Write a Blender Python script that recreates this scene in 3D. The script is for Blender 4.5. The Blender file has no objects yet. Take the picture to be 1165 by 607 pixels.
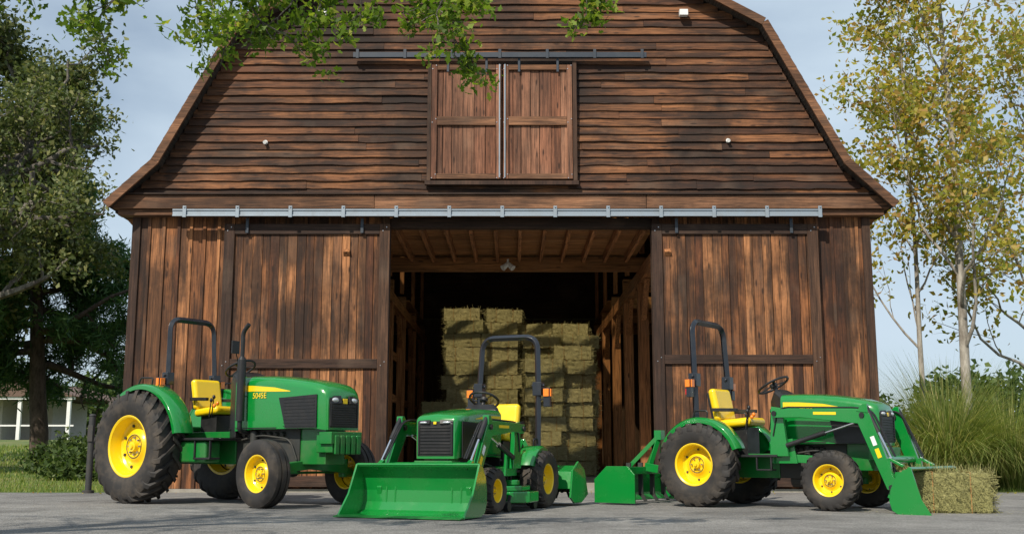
import bpy, math, random
import numpy as np
from mathutils import Vector, Matrix, noise
R=math.radians
rng=random.Random(7)
scene=bpy.context.scene
COL=scene.collection

# ------------------------------------------------------------------ node helpers
class NT:
    def __init__(s,nt): s.nt=nt
    def n(s,t,props=None,**ins):
        nd=s.nt.nodes.new(t)
        for k,v in (props or {}).items(): setattr(nd,k,v)
        for k,v in ins.items():
            key=int(k[1:]) if (k[0]=='i' and k[1:].isdigit()) else k.replace('_',' ')
            s.set(nd,key,v)
        return nd
    def set(s,nd,key,v):
        sock=nd.inputs[key]
        if isinstance(v,bpy.types.NodeSocket): s.nt.links.new(v,sock)
        else: sock.default_value=v
    def ramp(s,fac,stops):
        nd=s.nt.nodes.new('ShaderNodeValToRGB'); cr=nd.color_ramp
        while len(cr.elements)<len(stops): cr.elements.new(0.5)
        for e,(p,c) in zip(cr.elements,stops):
            e.position=p; e.color=(c,c,c,1) if isinstance(c,(int,float)) else (*c,1)
        s.nt.links.new(fac,nd.inputs[0]); return nd.outputs[0]
    def mix(s,fac,a,b,mode='MIX'):
        nd=s.nt.nodes.new('ShaderNodeMix'); nd.data_type='RGBA'; nd.blend_type=mode
        for i,v in ((0,fac),(6,a),(7,b)):
            if isinstance(v,bpy.types.NodeSocket): s.nt.links.new(v,nd.inputs[i])
            else: nd.inputs[i].default_value=v if i==0 else (*v,1)
        return nd.outputs[2]
    def math(s,op,a,b=0.5):
        nd=s.nt.nodes.new('ShaderNodeMath'); nd.operation=op
        for i,v in ((0,a),(1,b)):
            if isinstance(v,bpy.types.NodeSocket): s.nt.links.new(v,nd.inputs[i])
            else: nd.inputs[i].default_value=v
        return nd.outputs[0]
def newmat(name):
    m=bpy.data.materials.new(name); m.use_nodes=True
    for nd in list(m.node_tree.nodes): m.node_tree.nodes.remove(nd)
    t=NT(m.node_tree); o=t.n('ShaderNodeOutputMaterial'); p=t.n('ShaderNodeBsdfPrincipled')
    t.nt.links.new(p.outputs[0],o.inputs[0]); return m,t,p,o
def simple(name,col,rough=.5,metal=0,coat=0,dirt=.25,dirtcol=(.16,.12,.08),nscale=6,bump=0,spec=.5):
    m,t,p,o=newmat(name)
    tc=t.n('ShaderNodeTexCoord'); nz=t.n('ShaderNodeTexNoise',Scale=nscale,Detail=8,Roughness=.65,Vector=tc.outputs['Object'])
    f=t.ramp(nz.outputs[0],[(.45,0),(.8,1)])
    c=t.mix(t.math('MULTIPLY',f,dirt),col,dirtcol)
    t.set(p,'Base Color',c)
    t.set(p,'Roughness',t.math('ADD',t.math('MULTIPLY',f,.25),rough))
    p.inputs['Metallic'].default_value=metal; p.inputs['Coat Weight'].default_value=coat; p.inputs['Coat Roughness'].default_value=.08
    p.inputs['Specular IOR Level'].default_value=spec
    if bump:
        n2=t.n('ShaderNodeTexNoise',Scale=nscale*12,Detail=4,Vector=tc.outputs['Object'])
        b=t.n('ShaderNodeBump',Strength=bump,Distance=.01,Height=n2.outputs[0]); t.set(p,'Normal',b.outputs[0])
    return m
def wood(name,cols,axis='x',stain=.7,stainscale=.45,rough=.8,knots=True,grain=.75,gain=1.):
    cols=[tuple(gain*v for v in c) for c in cols]
    m,t,p,o=newmat(name)
    tc=t.n('ShaderNodeTexCoord'); geo=t.n('ShaderNodeNewGeometry'); rnd=geo.outputs['Random Per Island']
    off=t.n('ShaderNodeCombineXYZ',X=t.math('MULTIPLY',rnd,37.),Y=t.math('MULTIPLY',rnd,71.),Z=t.math('MULTIPLY',rnd,53.))
    add=t.n('ShaderNodeVectorMath',{'operation':'ADD'},i0=tc.outputs['Object'],i1=off.outputs[0])
    sc={'x':(1.6,40,40),'z':(40,40,1.6),'y':(40,1.6,40)}[axis]
    mp=t.n('ShaderNodeMapping',Scale=sc,Vector=add.outputs[0])
    g=t.n('ShaderNodeTexNoise',Scale=1.,Detail=7,Roughness=.65,Distortion=.6,Vector=mp.outputs[0])
    base=t.ramp(rnd,[(0,cols[0]),(.22,cols[1]),(.42,cols[3]),(.62,cols[0]),(.8,cols[2]),(1,cols[3])])
    gr=t.ramp(g.outputs[0],[(.32,1-grain),(.60,1.25)])
    c=t.mix(1.,base,gr,'MULTIPLY')
    sc2={'x':(.5,2.6,2.6),'z':(3.2,3.2,.42),'y':(2.2,.5,2.2)}[axis]
    mp2=t.n('ShaderNodeMapping',Scale=sc2,Vector=add.outputs[0])
    n2=t.n('ShaderNodeTexNoise',Scale=1.4,Detail=6,Roughness=.65,Vector=mp2.outputs[0])
    c=t.mix(t.math('MULTIPLY',t.ramp(n2.outputs[0],[(.44,0),(.58,1)]),stain),c,(.020,.011,.008))
    n3=t.n('ShaderNodeTexNoise',Scale=stainscale,Detail=7,Roughness=.66,Vector=tc.outputs['Object'])
    c=t.mix(t.math('MULTIPLY',t.ramp(n3.outputs[0],[(.45,0),(.60,1)]),stain*.9),c,(.014,.009,.007))
    n4=t.n('ShaderNodeTexNoise',Scale=1.1,Detail=5,Vector=add.outputs[0])
    c=t.mix(t.math('MULTIPLY',t.ramp(n4.outputs[0],[(.56,0),(.74,1)]),.28),c,(.21,.14,.095))
    if knots:
        s3={'x':(2.2,9,9),'z':(9,9,2.2),'y':(9,2.2,9)}[axis]
        mp3=t.n('ShaderNodeMapping',Scale=s3,Vector=add.outputs[0])
        vo=t.n('ShaderNodeTexVoronoi',Scale=1.,Vector=mp3.outputs[0])
        c=t.mix(t.ramp(vo.outputs['Distance'],[(.08,.85),(.17,0)]),c,(.02,.01,.006))
    t.set(p,'Base Color',c); p.inputs['Roughness'].default_value=rough; p.inputs['Specular IOR Level'].default_value=.35
    b=t.n('ShaderNodeBump',Strength=.6,Distance=.012,Height=g.outputs[0]); t.set(p,'Normal',b.outputs[0])
    return m
def leafmat(name,stops,trans=.35,rough=.55):
    m,t,p,o=newmat(name)
    geo=t.n('ShaderNodeNewGeometry'); c=t.ramp(geo.outputs['Random Per Island'],stops)
    t.set(p,'Base Color',c); p.inputs['Roughness'].default_value=rough; p.inputs['Specular IOR Level'].default_value=.3
    tr=t.n('ShaderNodeBsdfTranslucent'); t.set(tr,'Color',t.mix(1.,c,(1.4,1.5,.8),'MULTIPLY'))
    mx=t.n('ShaderNodeMixShader',i0=trans,i1=p.outputs[0],i2=tr.outputs[0]); t.nt.links.new(mx.outputs[0],o.inputs[0])
    return m

# ------------------------------------------------------------------ mesh helpers
def reg(ob,parent=None):
    COL.objects.link(ob)
    if parent is not None: ob.parent=parent
    return ob
def empty(name,loc=(0,0,0),rz=0):
    e=bpy.data.objects.new(name,None); e.location=loc; e.rotation_euler=(0,0,rz); e.empty_display_size=.2
    COL.objects.link(e); return e
def fillet(pts,r,k=5):
    pts=[Vector(p) for p in pts]; out=[pts[0]]
    for i in range(1,len(pts)-1):
        a=(pts[i-1]-pts[i]); b=(pts[i+1]-pts[i]); rr=min(r,a.length*.45,b.length*.45)
        p0=pts[i]+a.normalized()*rr; p1=pts[i]+b.normalized()*rr
        for j in range(k+1):
            s=j/k; out.append(p0*(1-s)**2+pts[i]*2*s*(1-s)+p1*s*s)
    out.append(pts[-1]); return out
class MB:
    def __init__(s): s.v=[];s.f=[];s.m=[]
    def add(s,vs,fs,mi=0):
        o=len(s.v); s.v+= [tuple(v) for v in vs]; s.f+=[tuple(i+o for i in f) for f in fs]; s.m+=[mi]*len(fs)
    def box(s,c,sz,mi=0,rot=None):
        c=Vector(c); vs=[]
        for dz in(-.5,.5):
            for dx,dy in((-.5,-.5),(.5,-.5),(.5,.5),(-.5,.5)):
                p=Vector((dx*sz[0],dy*sz[1],dz*sz[2]))
                if rot is not None: p=rot@p
                vs.append(c+p)
        s.add(vs,[(0,3,2,1),(4,5,6,7),(0,1,5,4),(1,2,6,5),(2,3,7,6),(3,0,4,7)],mi)
    def b(s,x0,x1,y0,y1,z0,z1,mi=0): s.box(((x0+x1)/2,(y0+y1)/2,(z0+z1)/2),(x1-x0,y1-y0,z1-z0),mi)
    def beam(s,p0,p1,w,h,mi=0,up=(0,0,1)):
        p0=Vector(p0);p1=Vector(p1);d=(p1-p0);L=d.length;d.normalize();u=Vector(up)
        if abs(d.dot(u))>.98:u=Vector((1,0,0))
        sd=d.cross(u).normalized();u=sd.cross(d)
        rot=Matrix((d,sd,u)).transposed(); s.box((p0+p1)/2,(L,w,h),mi,rot)
    def tube(s,pts,r,n=10,mi=0,cap=True,squash=None):
        pts=[Vector(p) for p in pts]
        if not hasattr(r,'__len__'): r=[r]*len(pts)
        t=(pts[1]-pts[0]).normalized(); a=Vector((0,0,1)) if abs(t.z)<.9 else Vector((1,0,0))
        nr=(a-t*a.dot(t)).normalized(); vs=[]
        for i,p in enumerate(pts):
            if i==0:t=pts[1]-pts[0]
            elif i==len(pts)-1:t=pts[-1]-pts[-2]
            else:t=(pts[i+1]-pts[i]).normalized()+(pts[i]-pts[i-1]).normalized()
            if t.length<1e-6:t=Vector((0,0,1))
            t.normalize(); nr=nr-t*nr.dot(t)
            if nr.length<1e-5: nr=t.orthogonal()
            nr.normalize(); bn=t.cross(nr)
            for k in range(n):
                an=2*math.pi*k/n; vs.append(p+(nr*math.cos(an)+bn*math.sin(an))*r[i])
        fs=[]
        for i in range(len(pts)-1):
            for k in range(n):
                k2=(k+1)%n; fs.append((i*n+k,i*n+k2,(i+1)*n+k2,(i+1)*n+k))
        if cap: fs+= [tuple(range(n-1,-1,-1)),tuple((len(pts)-1)*n+k for k in range(n))]
        s.add(vs,fs,mi)
    def cyl(s,p0,p1,r0,r1=None,n=16,mi=0): s.tube([p0,p1],[r0,r0 if r1 is None else r1],n,mi)
    def rev(s,prof,c=(0,0,0),n=48,mi=0,a0=0,a1=2*math.pi):
        full=abs(a1-a0-2*math.pi)<1e-6; m=n if full else n+1; vs=[];k=len(prof)
        for i in range(m):
            a=a0+(a1-a0)*i/n
            for y,r in prof: vs.append((c[0]+r*math.cos(a),c[1]+y,c[2]+r*math.sin(a)))
        fs=[]
        for i in range(n):
            j=(i+1)%m
            for q in range(k-1): fs.append((i*k+q,i*k+q+1,j*k+q+1,j*k+q))
        s.add(vs,fs,mi)
    def prism(s,poly,y0,y1,mi=0):
        n=len(poly); vs=[(x,y0,z) for x,z in poly]+[(x,y1,z) for x,z in poly]
        fs=[tuple(range(n)),tuple(range(2*n-1,n-1,-1))]+[(i,(i+1)%n,n+(i+1)%n,n+i) for i in range(n)]
        s.add(vs,fs,mi)
    def prismz(s,poly,z0,z1,mi=0):
        n=len(poly); vs=[(x,y,z0) for x,y in poly]+[(x,y,z1) for x,y in poly]
        fs=[tuple(range(n)),tuple(range(2*n-1,n-1,-1))]+[(i,(i+1)%n,n+(i+1)%n,n+i) for i in range(n)]
        s.add(vs,fs,mi)
    def ell(s,c,r,mi=0,n=16,m=10):
        vs=[];fs=[]
        for i in range(m+1):
            t=math.pi*i/m
            for j in range(n):
                a=2*math.pi*j/n; vs.append((c[0]+r[0]*math.sin(t)*math.cos(a),c[1]+r[1]*math.sin(t)*math.sin(a),c[2]+r[2]*math.cos(t)))
        for i in range(m):
            for j in range(n): fs.append((i*n+j,(i+1)*n+j,(i+1)*n+(j+1)%n,i*n+(j+1)%n))
        s.add(vs,fs,mi)
    def loft(s,rings,mi=0,cap=True):
        n=len(rings[0]); vs=[p for r in rings for p in r]; fs=[]
        for i in range(len(rings)-1):
            for k in range(n): fs.append((i*n+k,i*n+(k+1)%n,(i+1)*n+(k+1)%n,(i+1)*n+k))
        if cap: fs+=[tuple(range(n-1,-1,-1)),tuple((len(rings)-1)*n+k for k in range(n))]
        s.add(vs,fs,mi)
    def obj(s,name,mats,parent=None,bevel=0,smooth=35,recalc=True,loc=None,rot=None,seg=2):
        me=bpy.data.meshes.new(name); me.from_pydata(s.v,[],s.f)
        mats=mats if isinstance(mats,(list,tuple)) else [mats]
        for m in mats: me.materials.append(m)
        me.polygons.foreach_set('material_index',s.m)
        if recalc:
            import bmesh
            bm=bmesh.new(); bm.from_mesh(me); bmesh.ops.recalc_face_normals(bm,faces=bm.faces); bm.to_mesh(me); bm.free()
        if smooth:
            me.polygons.foreach_set('use_smooth',[True]*len(me.polygons)); me.set_sharp_from_angle(angle=R(smooth))
        me.update(); ob=bpy.data.objects.new(name,me)
        if loc: ob.location=loc
        if rot: ob.rotation_euler=rot
        reg(ob,parent)
        if bevel:
            md=ob.modifiers.new('bevel','BEVEL'); md.width=bevel; md.segments=seg; md.limit_method='ANGLE'; md.angle_limit=R(38); md.harden_normals=True
        return ob
def mesh_np(name,verts,k,mat,parent=None,smooth=False):
    n=len(verts)//k; me=bpy.data.meshes.new(name)
    me.vertices.add(n*k); me.vertices.foreach_set('co',verts.astype(np.float32).ravel())
    me.loops.add(n*k); me.loops.foreach_set('vertex_index',np.arange(n*k,dtype=np.int32))
    me.polygons.add(n); me.polygons.foreach_set('loop_start',np.arange(0,n*k,k,dtype=np.int32)); me.polygons.foreach_set('loop_total',np.full(n,k,dtype=np.int32))
    me.update(calc_edges=True); me.materials.append(mat)
    return reg(bpy.data.objects.new(name,me),parent)
def leaves(name,pts,k,spread,size,mat,parent=None,seed=0,shape='leaf',droop=0.,sv=.4):
    g=np.random.default_rng(seed); pts=np.asarray(pts,float)
    c=np.repeat(pts,k,axis=0); n=len(c); c=c+g.normal(0,spread,(n,3))
    u=g.normal(0,1,(n,3)); u[:,2]-=droop; u/=np.linalg.norm(u,axis=1)[:,None]
    w=g.normal(0,1,(n,3)); w[:,2]+=.6; v=np.cross(u,w); v/=np.linalg.norm(v,axis=1)[:,None]+1e-9
    nn=np.cross(u,v); s=size*g.uniform(1-sv,1+sv,n)[:,None]
    T={'leaf':[(-.5,0,0),(-.1,.28,.06),(.5,0,-.05),(-.1,-.28,.06)],
       'needle':[(-.6,0,0),(0,.09,.02),(.6,0,-.03),(0,-.09,.02)],
       'lobed':[(-.5,0,0),(-.34,.2,.03),(-.12,.14,.02),(.02,.3,.05),(.2,.14,.02),(.5,0,-.08),(.2,-.14,.02),(.02,-.3,.05),(-.12,-.14,.02),(-.34,-.2,.03)]}[shape]
    V=np.stack([c+s*(a*u+b*v+d*nn) for a,b,d in T],axis=1).reshape(-1,3)
    return mesh_np(name,V,len(T),mat,parent)

# ------------------------------------------------------------------ materials
GREEN=simple('green_paint',(.003,.20,.030),.20,coat=.9,dirt=.08,nscale=3)
GREEND=simple('green_paint_dusty',(.006,.16,.025),.34,coat=.3,dirt=.3,nscale=5)
YELLOW=simple('yellow_paint',(.88,.60,.004),.30,coat=.5,dirt=.13,nscale=5)
BLACK=simple('black_plastic',(.012,.012,.013),.42,dirt=.25,dirtcol=(.06,.05,.045))
ROPSM=simple('black_powdercoat',(.010,.013,.020),.28,coat=.4,dirt=.15,dirtcol=(.06,.06,.06))
RUBBER=simple('tyre_rubber',(.020,.018,.017),.72,dirt=.85,dirtcol=(.12,.095,.07),nscale=4,bump=.15)
STEEL=simple('bare_steel',(.42,.42,.43),.35,metal=.9,dirt=.4,dirtcol=(.15,.1,.07))
CHROME=simple('chrome_rod',(.75,.75,.77),.12,metal=1,dirt=.1)
GALV=simple('galvanised_steel',(.27,.32,.37),.5,metal=.35,dirt=.5,dirtcol=(.2,.2,.2))
ORANGE=simple('amber_lens',(.9,.22,.01),.2,coat=.5,dirt=.05)
REDL=simple('red_lens',(.5,.01,.01),.2,coat=.5,dirt=.05)
LENS=simple('headlight_lens',(.6,.62,.65),.08,metal=.4,coat=1,dirt=.0)
WHITE=simple('white_paint',(.75,.75,.73),.5,dirt=.2)
ENGINE=simple('cast_iron_dark',(.03,.032,.03),.6,dirt=.5,dirtcol=(.09,.07,.05))
CLAP=wood('lap_siding_wood',[(.065,.026,.014),(.15,.060,.028),(.21,.086,.036),(.31,.128,.05)],'x',.84,.6,gain=.80)
VERT=wood('vertical_board_wood',[(.11,.040,.018),(.32,.125,.046),(.22,.080,.032),(.50,.218,.088)],'z',.78,.6,gain=.86)
LOFT=wood('loft_door_wood',[(.22,.085,.045),(.33,.138,.075),(.27,.108,.055),(.40,.19,.11)],'z',.42,.6,gain=.88)
TRIMX=wood('trim_wood_x',[(.17,.077,.036),(.26,.12,.058),(.21,.095,.045),(.30,.145,.075)],'x',.5,.7,knots=False,gain=.9)
DARKX=wood('dark_frame_wood_x',[(.04,.022,.015),(.06,.032,.02),(.05,.026,.018),(.07,.035,.022)],'x',.5,.7,knots=False)
DARKZ=wood('dark_frame_wood_z',[(.05,.026,.018),(.09,.045,.026),(.06,.03,.02),(.11,.055,.03)],'z',.5,.7,knots=False)
INTZ=wood('interior_post_wood',[(.34,.14,.05),(.42,.17,.062),(.37,.15,.055),(.46,.2,.08)],'z',.2,.4)
INTY=wood('interior_beam_wood',[(.34,.14,.05),(.42,.17,.062),(.37,.15,.055),(.46,.2,.08)],'y',.2,.4)
INTX=wood('interior_joist_wood',[(.30,.13,.045),(.38,.17,.06),(.33,.15,.05),(.42,.2,.075)],'x',.25,.4)
ROOFM=wood('roof_shingle',[(.05,.04,.035),(.09,.07,.055),(.07,.055,.045),(.1,.08,.065)],'y',.4,.5,knots=False)
def panelmat():
    m,t,p,o=newmat('added_skylight_tint'); tr=t.n('ShaderNodeBsdfTransparent'); t.set(tr,'Color',(.62,.60,.50,1))  # tinted see-through panel, added to brighten the barn interior
    t.nt.links.new(tr.outputs[0],o.inputs[0]); return m
ADDSKYL=panelmat()

# ------------------------------------------------------------------ ground
def sst(a,b,x):
    t=min(1,max(0,(x-a)/(b-a))); return t*t*(3-2*t)
def terrain(x,y):
    m=sst(6.9,11,abs(x)); side=1 if x<0 else .45
    return (1.31*sst(18.4,60,y)+3.0*sst(60,150,y))*m*side if y>18.4 else 0
def ground():
    xs=[-900,-400,-200,-120,-80,-60,-50,-42]+[-36+i*1.5 for i in range(49)]+[42,50,60,80,120,200,400,900]
    ys=[-300,-100,-40,-10,5,12,16,17.5]+[18.4+i*1.6 for i in range(30)]+[70,80,95,120,150,220,400,900]
    vs=[(x,y,terrain(x,y)) for y in ys for x in xs]; nx=len(xs)
    fs=[(j*nx+i,j*nx+i+1,(j+1)*nx+i+1,(j+1)*nx+i) for j in range(len(ys)-1) for i in range(nx-1)]
    mb=MB(); mb.add(vs,fs)
    m,t,p,o=newmat('grass_soil'); tc=t.n('ShaderNodeTexCoord')
    n1=t.n('ShaderNodeTexNoise',Scale=.6,Detail=8,Vector=tc.outputs['Object']); n2=t.n('ShaderNodeTexNoise',Scale=14,Detail=6,Vector=tc.outputs['Object'])
    c=t.mix(t.ramp(n1.outputs[0],[(.4,0),(.62,1)]),(.085,.14,.025),(.19,.19,.06)); c=t.mix(t.math('MULTIPLY',n2.outputs[0],.5),c,(.05,.065,.015))
    t.set(p,'Base Color',c); p.inputs['Roughness'].default_value=1
    t.set(p,'Normal',t.n('ShaderNodeBump',Strength=.6,Distance=.03,Height=n2.outputs[0]).outputs[0])
    mb.obj('ground',m,smooth=80)
ground()
def asphalt():
    mb=MB(); xs=[-60+i*.5 for i in range(241)]; vs=[];fs=[]
    for i,x in enumerate(xs):
        edge=17.86+ (.25*noise.noise((x*.35,3.1,0))+.1*noise.noise((x*1.9,7,0)) if abs(x)>6.3 else .0)
        for y in(-30,-8,0,6,10,14,edge): vs.append((x,y,.004))
    for i in range(len(xs)-1):
        for j in range(6): fs.append((i*7+j,(i+1)*7+j,(i+1)*7+j+1,i*7+j+1))
    mb.add(vs,fs)
    m,t,p,o=newmat('old_asphalt'); tc=t.n('ShaderNodeTexCoord'); V=tc.outputs['Object']
    n1=t.n('ShaderNodeTexNoise',Scale=.55,Detail=8,Roughness=.62,Vector=V); n2=t.n('ShaderNodeTexNoise',Scale=45,Detail=7,Roughness=.8,Vector=V)
    vo=t.n('ShaderNodeTexVoronoi',Scale=55,Vector=V)
    c=t.mix(t.ramp(n1.outputs[0],[(.35,0),(.65,1)]),(.15,.146,.14),(.27,.262,.247))
    n5=t.n('ShaderNodeTexNoise',Scale=3.5,Detail=8,Roughness=.75,Vector=V)
    c=t.mix(1.,c,t.ramp(n5.outputs[0],[(.33,.72),(.67,1.18)]),'MULTIPLY')
    c=t.mix(1.,c,t.ramp(n2.outputs[0],[(.32,.4),(.68,1.5)]),'MULTIPLY')
    c=t.mix(t.ramp(vo.outputs['Distance'],[(.1,.6),(.3,0)]),c,(.42,.41,.385))
    dn=t.n('ShaderNodeTexNoise',Scale=.8,Detail=6,Roughness=.65,Vector=V); ad=t.n('ShaderNodeVectorMath',{'operation':'MULTIPLY_ADD'},i0=dn.outputs['Color'],i1=(4.,4.,4.),i2=V)
    cr=t.n('ShaderNodeTexVoronoi',{'feature':'DISTANCE_TO_EDGE'},Scale=.16,Vector=ad.outputs[0])
    c=t.mix(t.math('MULTIPLY',t.ramp(cr.outputs['Distance'],[(.0,.7),(.005,0)]),t.ramp(n5.outputs[0],[(.45,0),(.55,1)])),c,(.06,.055,.05))
    # oil / damp stains
    n6=t.n('ShaderNodeTexNoise',Scale=1.2,Detail=3,Vector=V)
    c=t.mix(t.ramp(n6.outputs[0],[(.62,0),(.72,.45)]),c,(.07,.066,.06))
    t.set(p,'Base Color',c); p.inputs['Roughness'].default_value=.9; p.inputs['Specular IOR Level'].default_value=.3
    h=t.math('ADD',n2.outputs[0],vo.outputs['Distance'])
    t.set(p,'Normal',t.n('ShaderNodeBump',Strength=.9,Distance=.008,Height=h).outputs[0])
    mb.obj('asphalt_yard',m,smooth=0)
asphalt()

# ------------------------------------------------------------------ barn
BX=-.18; HW=6.08; YF=18.0; YB=34.0
OUT=[(6.45,4.60),(5.68,5.34),(4.41,7.75),(0,10.2)]
def halfw(z):
    for (w0,z0),(w1,z1) in zip(OUT,OUT[1:]):
        if z<=z1: return w0+(w1-w0)*(z-z0)/(z1-z0)
    return 0
def barn():
    B=empty('wooden_barn',(BX,0,0)); g=random.Random(3)
    DL,DR=-1.86,2.51
    mb=MB(); z=4.82; row=.135; yf=17.86
    while z<10.1:
        z1=z+row+.03; w=halfw(min(z+row*.5,10.15))-.02; x=-w
        while x<w:
            x2=min(w,x+g.uniform(2.,5.2)); 
            if w-x2<.6:x2=w
            n=max(2,int((x2-x)/.12)); jj=g.uniform(0,100); tl=g.uniform(.020,.040); vs=[]; wv=g.choice([.008,.014,.026])
            for i in range(n+1):
                px=x+(x2-x-.004)*i/n
                lo=z+wv*noise.noise((px*1.6+jj,jj,0))+.4*wv*noise.noise((px*6+jj,jj,4))
                vs+=[(px,yf-tl-.012,lo),(px,yf-.006,z1),(px,yf+.02,z1),(px,yf+.0,lo)]
            fs=[]
            for i in range(n):
                for q in range(4): fs.append((i*4+q,(i+1)*4+q,(i+1)*4+(q+1)%4,i*4+(q+1)%4))
            fs+=[(0,1,2,3),(n*4+3,n*4+2,n*4+1,n*4)]
            mb.add(vs,fs); x=x2
        z+=row
    mb.obj('gable_lap_siding',CLAP,B,smooth=0)
    mb=MB(); poly=[(-6.3,4.72)]+[(-OUT[1][0]+.06,OUT[1][1]),(-OUT[2][0]+.06,OUT[2][1]-.03),(0,10.1),(OUT[2][0]-.06,OUT[2][1]-.03),(OUT[1][0]-.06,OUT[1][1]),(6.3,4.72)]
    mb.prism(poly,17.885,17.99); mb.prism(poly,YB-.1,YB)
    mb.obj('gable_sheathing',DARKX,B,smooth=0)
    mb=MB()
    for a,b in((-6.42,-2.1),(-2.095,2.4),(2.405,6.42)): mb.b(a,b,17.74,17.95,4.60,4.83)
    mb.b(-6.35,6.35,17.80,17.99,4.50,4.597)
    mb.obj('fascia_beam',TRIMX,B,bevel=.008,smooth=0)
    mb=MB(); mb.b(-6.44,6.44,17.70,17.86,4.835,4.86)
    mb.obj('drip_board',DARKX,B,smooth=0)
    # --- roof
    mb=MB(); sk=MB(); y0,y1=17.60,34.4
    th=.11
    def seg(p,q,t0=0,t1=None):
        t1=th if t1 is None else t1
        (w0,z0),(w1,z1)=p,q; d=Vector((w1-w0,0,z1-z0)).normalized(); n=Vector((d.z,0,-d.x))
        if n.z<0:n=-n
        return [(w0+n.x*t0,z0+n.z*t0),(w1+n.x*t0,z1+n.z*t0),(w1+n.x*t1,z1+n.z*t1),(w0+n.x*t1,z0+n.z*t1)]
    (u0,v0),(u1,v1)=OUT[2],OUT[3]
    SY0,SY1=19.6,26.6
    def lp(f): return (u0+(u1-u0)*f,v0+(v1-v0)*f)
    for sg in(-1,1):
        for i in range(3):
            q=[(sg*a,b) for a,b in seg(OUT[i],OUT[i+1])]
            if i==2:
                for a,b in((y0,SY0),(SY1,y1)): mb.prism(q,a,b)
                for f0,f1 in((0,.05),(.9,1)): mb.prism([(sg*a,b) for a,b in seg(lp(f0),lp(f1))],SY0,SY1)
                sk.prism([(sg*a,b) for a,b in seg(lp(.05),lp(.9),.05,.06)],SY0,SY1)  # unseen roof panels, added so sun reaches the hay and posts
                yy=SY0+1.4
                while yy<SY1-.3: mb.prism([(sg*a,b) for a,b in seg(lp(.05),lp(.9),.0,.045)],yy-.03,yy+.03); yy+=1.4
            else: mb.prism(q,y0,y1)
    mb.obj('gambrel_roof',ROOFM,B,smooth=0); sk.obj('added_skylight_panels',ADDSKYL,B,smooth=0)
    mb=MB()
    for sg in(-1,1):
        for i in range(3):
            (w0,z0),(w1,z1)=OUT[i],OUT[i+1]; L=math.hypot(w1-w0,z1-z0); d=Vector((w1-w0,0,z1-z0))/L; n=Vector((abs(d.z),0,abs(d.x)))
            k=int(L/.2)
            for j in range(k):
                sp=i==2 and .05*L-.1<j*.2<.9*L
                for (a,b) in ([(y0-.01,SY0),(SY1,y1)] if sp else [(y0-.01,y1)]):
                    c0=Vector((w0,0,z0))+d*(j*.2)+n*(th+.014); c1=c0+d*.21-n*.01
                    mb.prism([(sg*c0.x,c0.z),(sg*c1.x,c1.z),(sg*(c1-n*.02).x,(c1-n*.02).z),(sg*(c0-n*.03).x,(c0-n*.03).z)],a,b)
    mb.obj('shingle_courses',ROOFM,B,smooth=0)
    mb=MB()
    for sg in(-1,1):
        for i in range(3):
            (w0,z0),(w1,z1)=OUT[i],OUT[i+1]
            d=Vector((w1-w0,0,z1-z0)).normalized(); n=Vector((abs(d.z),0,abs(d.x)))
            def P(w,z,o): return (sg*(w+n.x*o),z+n.z*o)
            e=.02 if i<2 else 0
            mb.prism([P(w0,z0,-.035),P(w1+d.x*e,z1+d.z*e,-.035),P(w1+d.x*e,z1+d.z*e,.105),P(w0,z0,.105)],y0-.045-.004*i,y0-.004*i)
    mb.obj('rake_boards',TRIMX,B,bevel=.006,smooth=0)
    mb=MB()
    for sg in(-1,1):
        mb.b(min(sg*6.0,sg*6.43),max(sg*6.0,sg*6.43),17.9,34.2,4.56,4.6)
    mb.obj('eave_soffit',DARKX,B,smooth=0)
    mb=MB()
    def vboards(mb,xa,xb,z0,z1,y,wd=(.13,.2),th=.022,axis='x',batten=False):
        x=xa
        while x<xb-.01:
            w=g.uniform(*wd); x2=min(xb,x+w)
            if xb-x2<.06:x2=xb
            dy=g.uniform(-.006,.006); gp=g.uniform(.005,.012)
            if axis=='x': mb.b(x,x2-gp,y-th+dy,y+dy,z0,z1)
            else: mb.b(y-th+dy,y+dy,x,x2-gp,z0,z1)
            if batten:
                if axis=='x': mb.b(x2-.03,x2+.02,y-th-.022,y-th-.005,z0,z1)
            x=x2
    vboards(mb,-HW,DL-.12,.06,4.5,YF,batten=True,wd=(.19,.25)); vboards(mb,DR+.12,HW,.06,4.5,YF,batten=True,wd=(.19,.25))
    vboards(mb,YF+.02,YB,.06,4.56,-HW+.02,axis='y',wd=(.18,.25))
    vboards(mb,YF+.02,20.2,.06,4.56,HW,axis='y',wd=(.18,.25)); vboards(mb,27,YB,.06,4.56,HW,axis='y',wd=(.18,.25))
    vboards(mb,-HW,HW,.06,4.7,YB,wd=(.18,.25))
    mb.obj('wall_boards',VERT,B,smooth=0)
    mb=MB()
    mb.b(-HW+.03,DL-.13,YF+.004,YF+.05,.05,4.5); mb.b(DR+.13,HW-.03,YF+.004,YF+.05,.05,4.5)
    mb.b(-HW+.035,-HW+.06,YF+.06,YB-.05,.05,4.6); mb.b(-HW+.07,HW-.07,YB-.09,YB-.05,.05,4.71)
    mb.b(HW-.06,HW-.035,YF+.06,20.2,.05,4.55); mb.b(HW-.06,HW-.035,27,YB-.1,.05,4.55)
    mb.obj('wall_backing',DARKZ,B,smooth=0)
    mb=MB()
    for sg in(-1,1): mb.b(sg*HW-.07,sg*HW+.07,YF-.055,YF+.10,.0,4.5)
    mb.b(DL-.13,DL,YF-.05,YF+.22,0,4.5); mb.b(DR,DR+.13,YF-.05,YF+.22,0,4.5)
    mb.obj('corner_and_jamb_posts',DARKZ,B,bevel=.01,smooth=0)
    mb=MB(); mb.b(DL+.002,DR-.002,YF,YF+.2,4.33,4.495); mb.obj('door_header',DARKX,B,bevel=.008,smooth=0)
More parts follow.
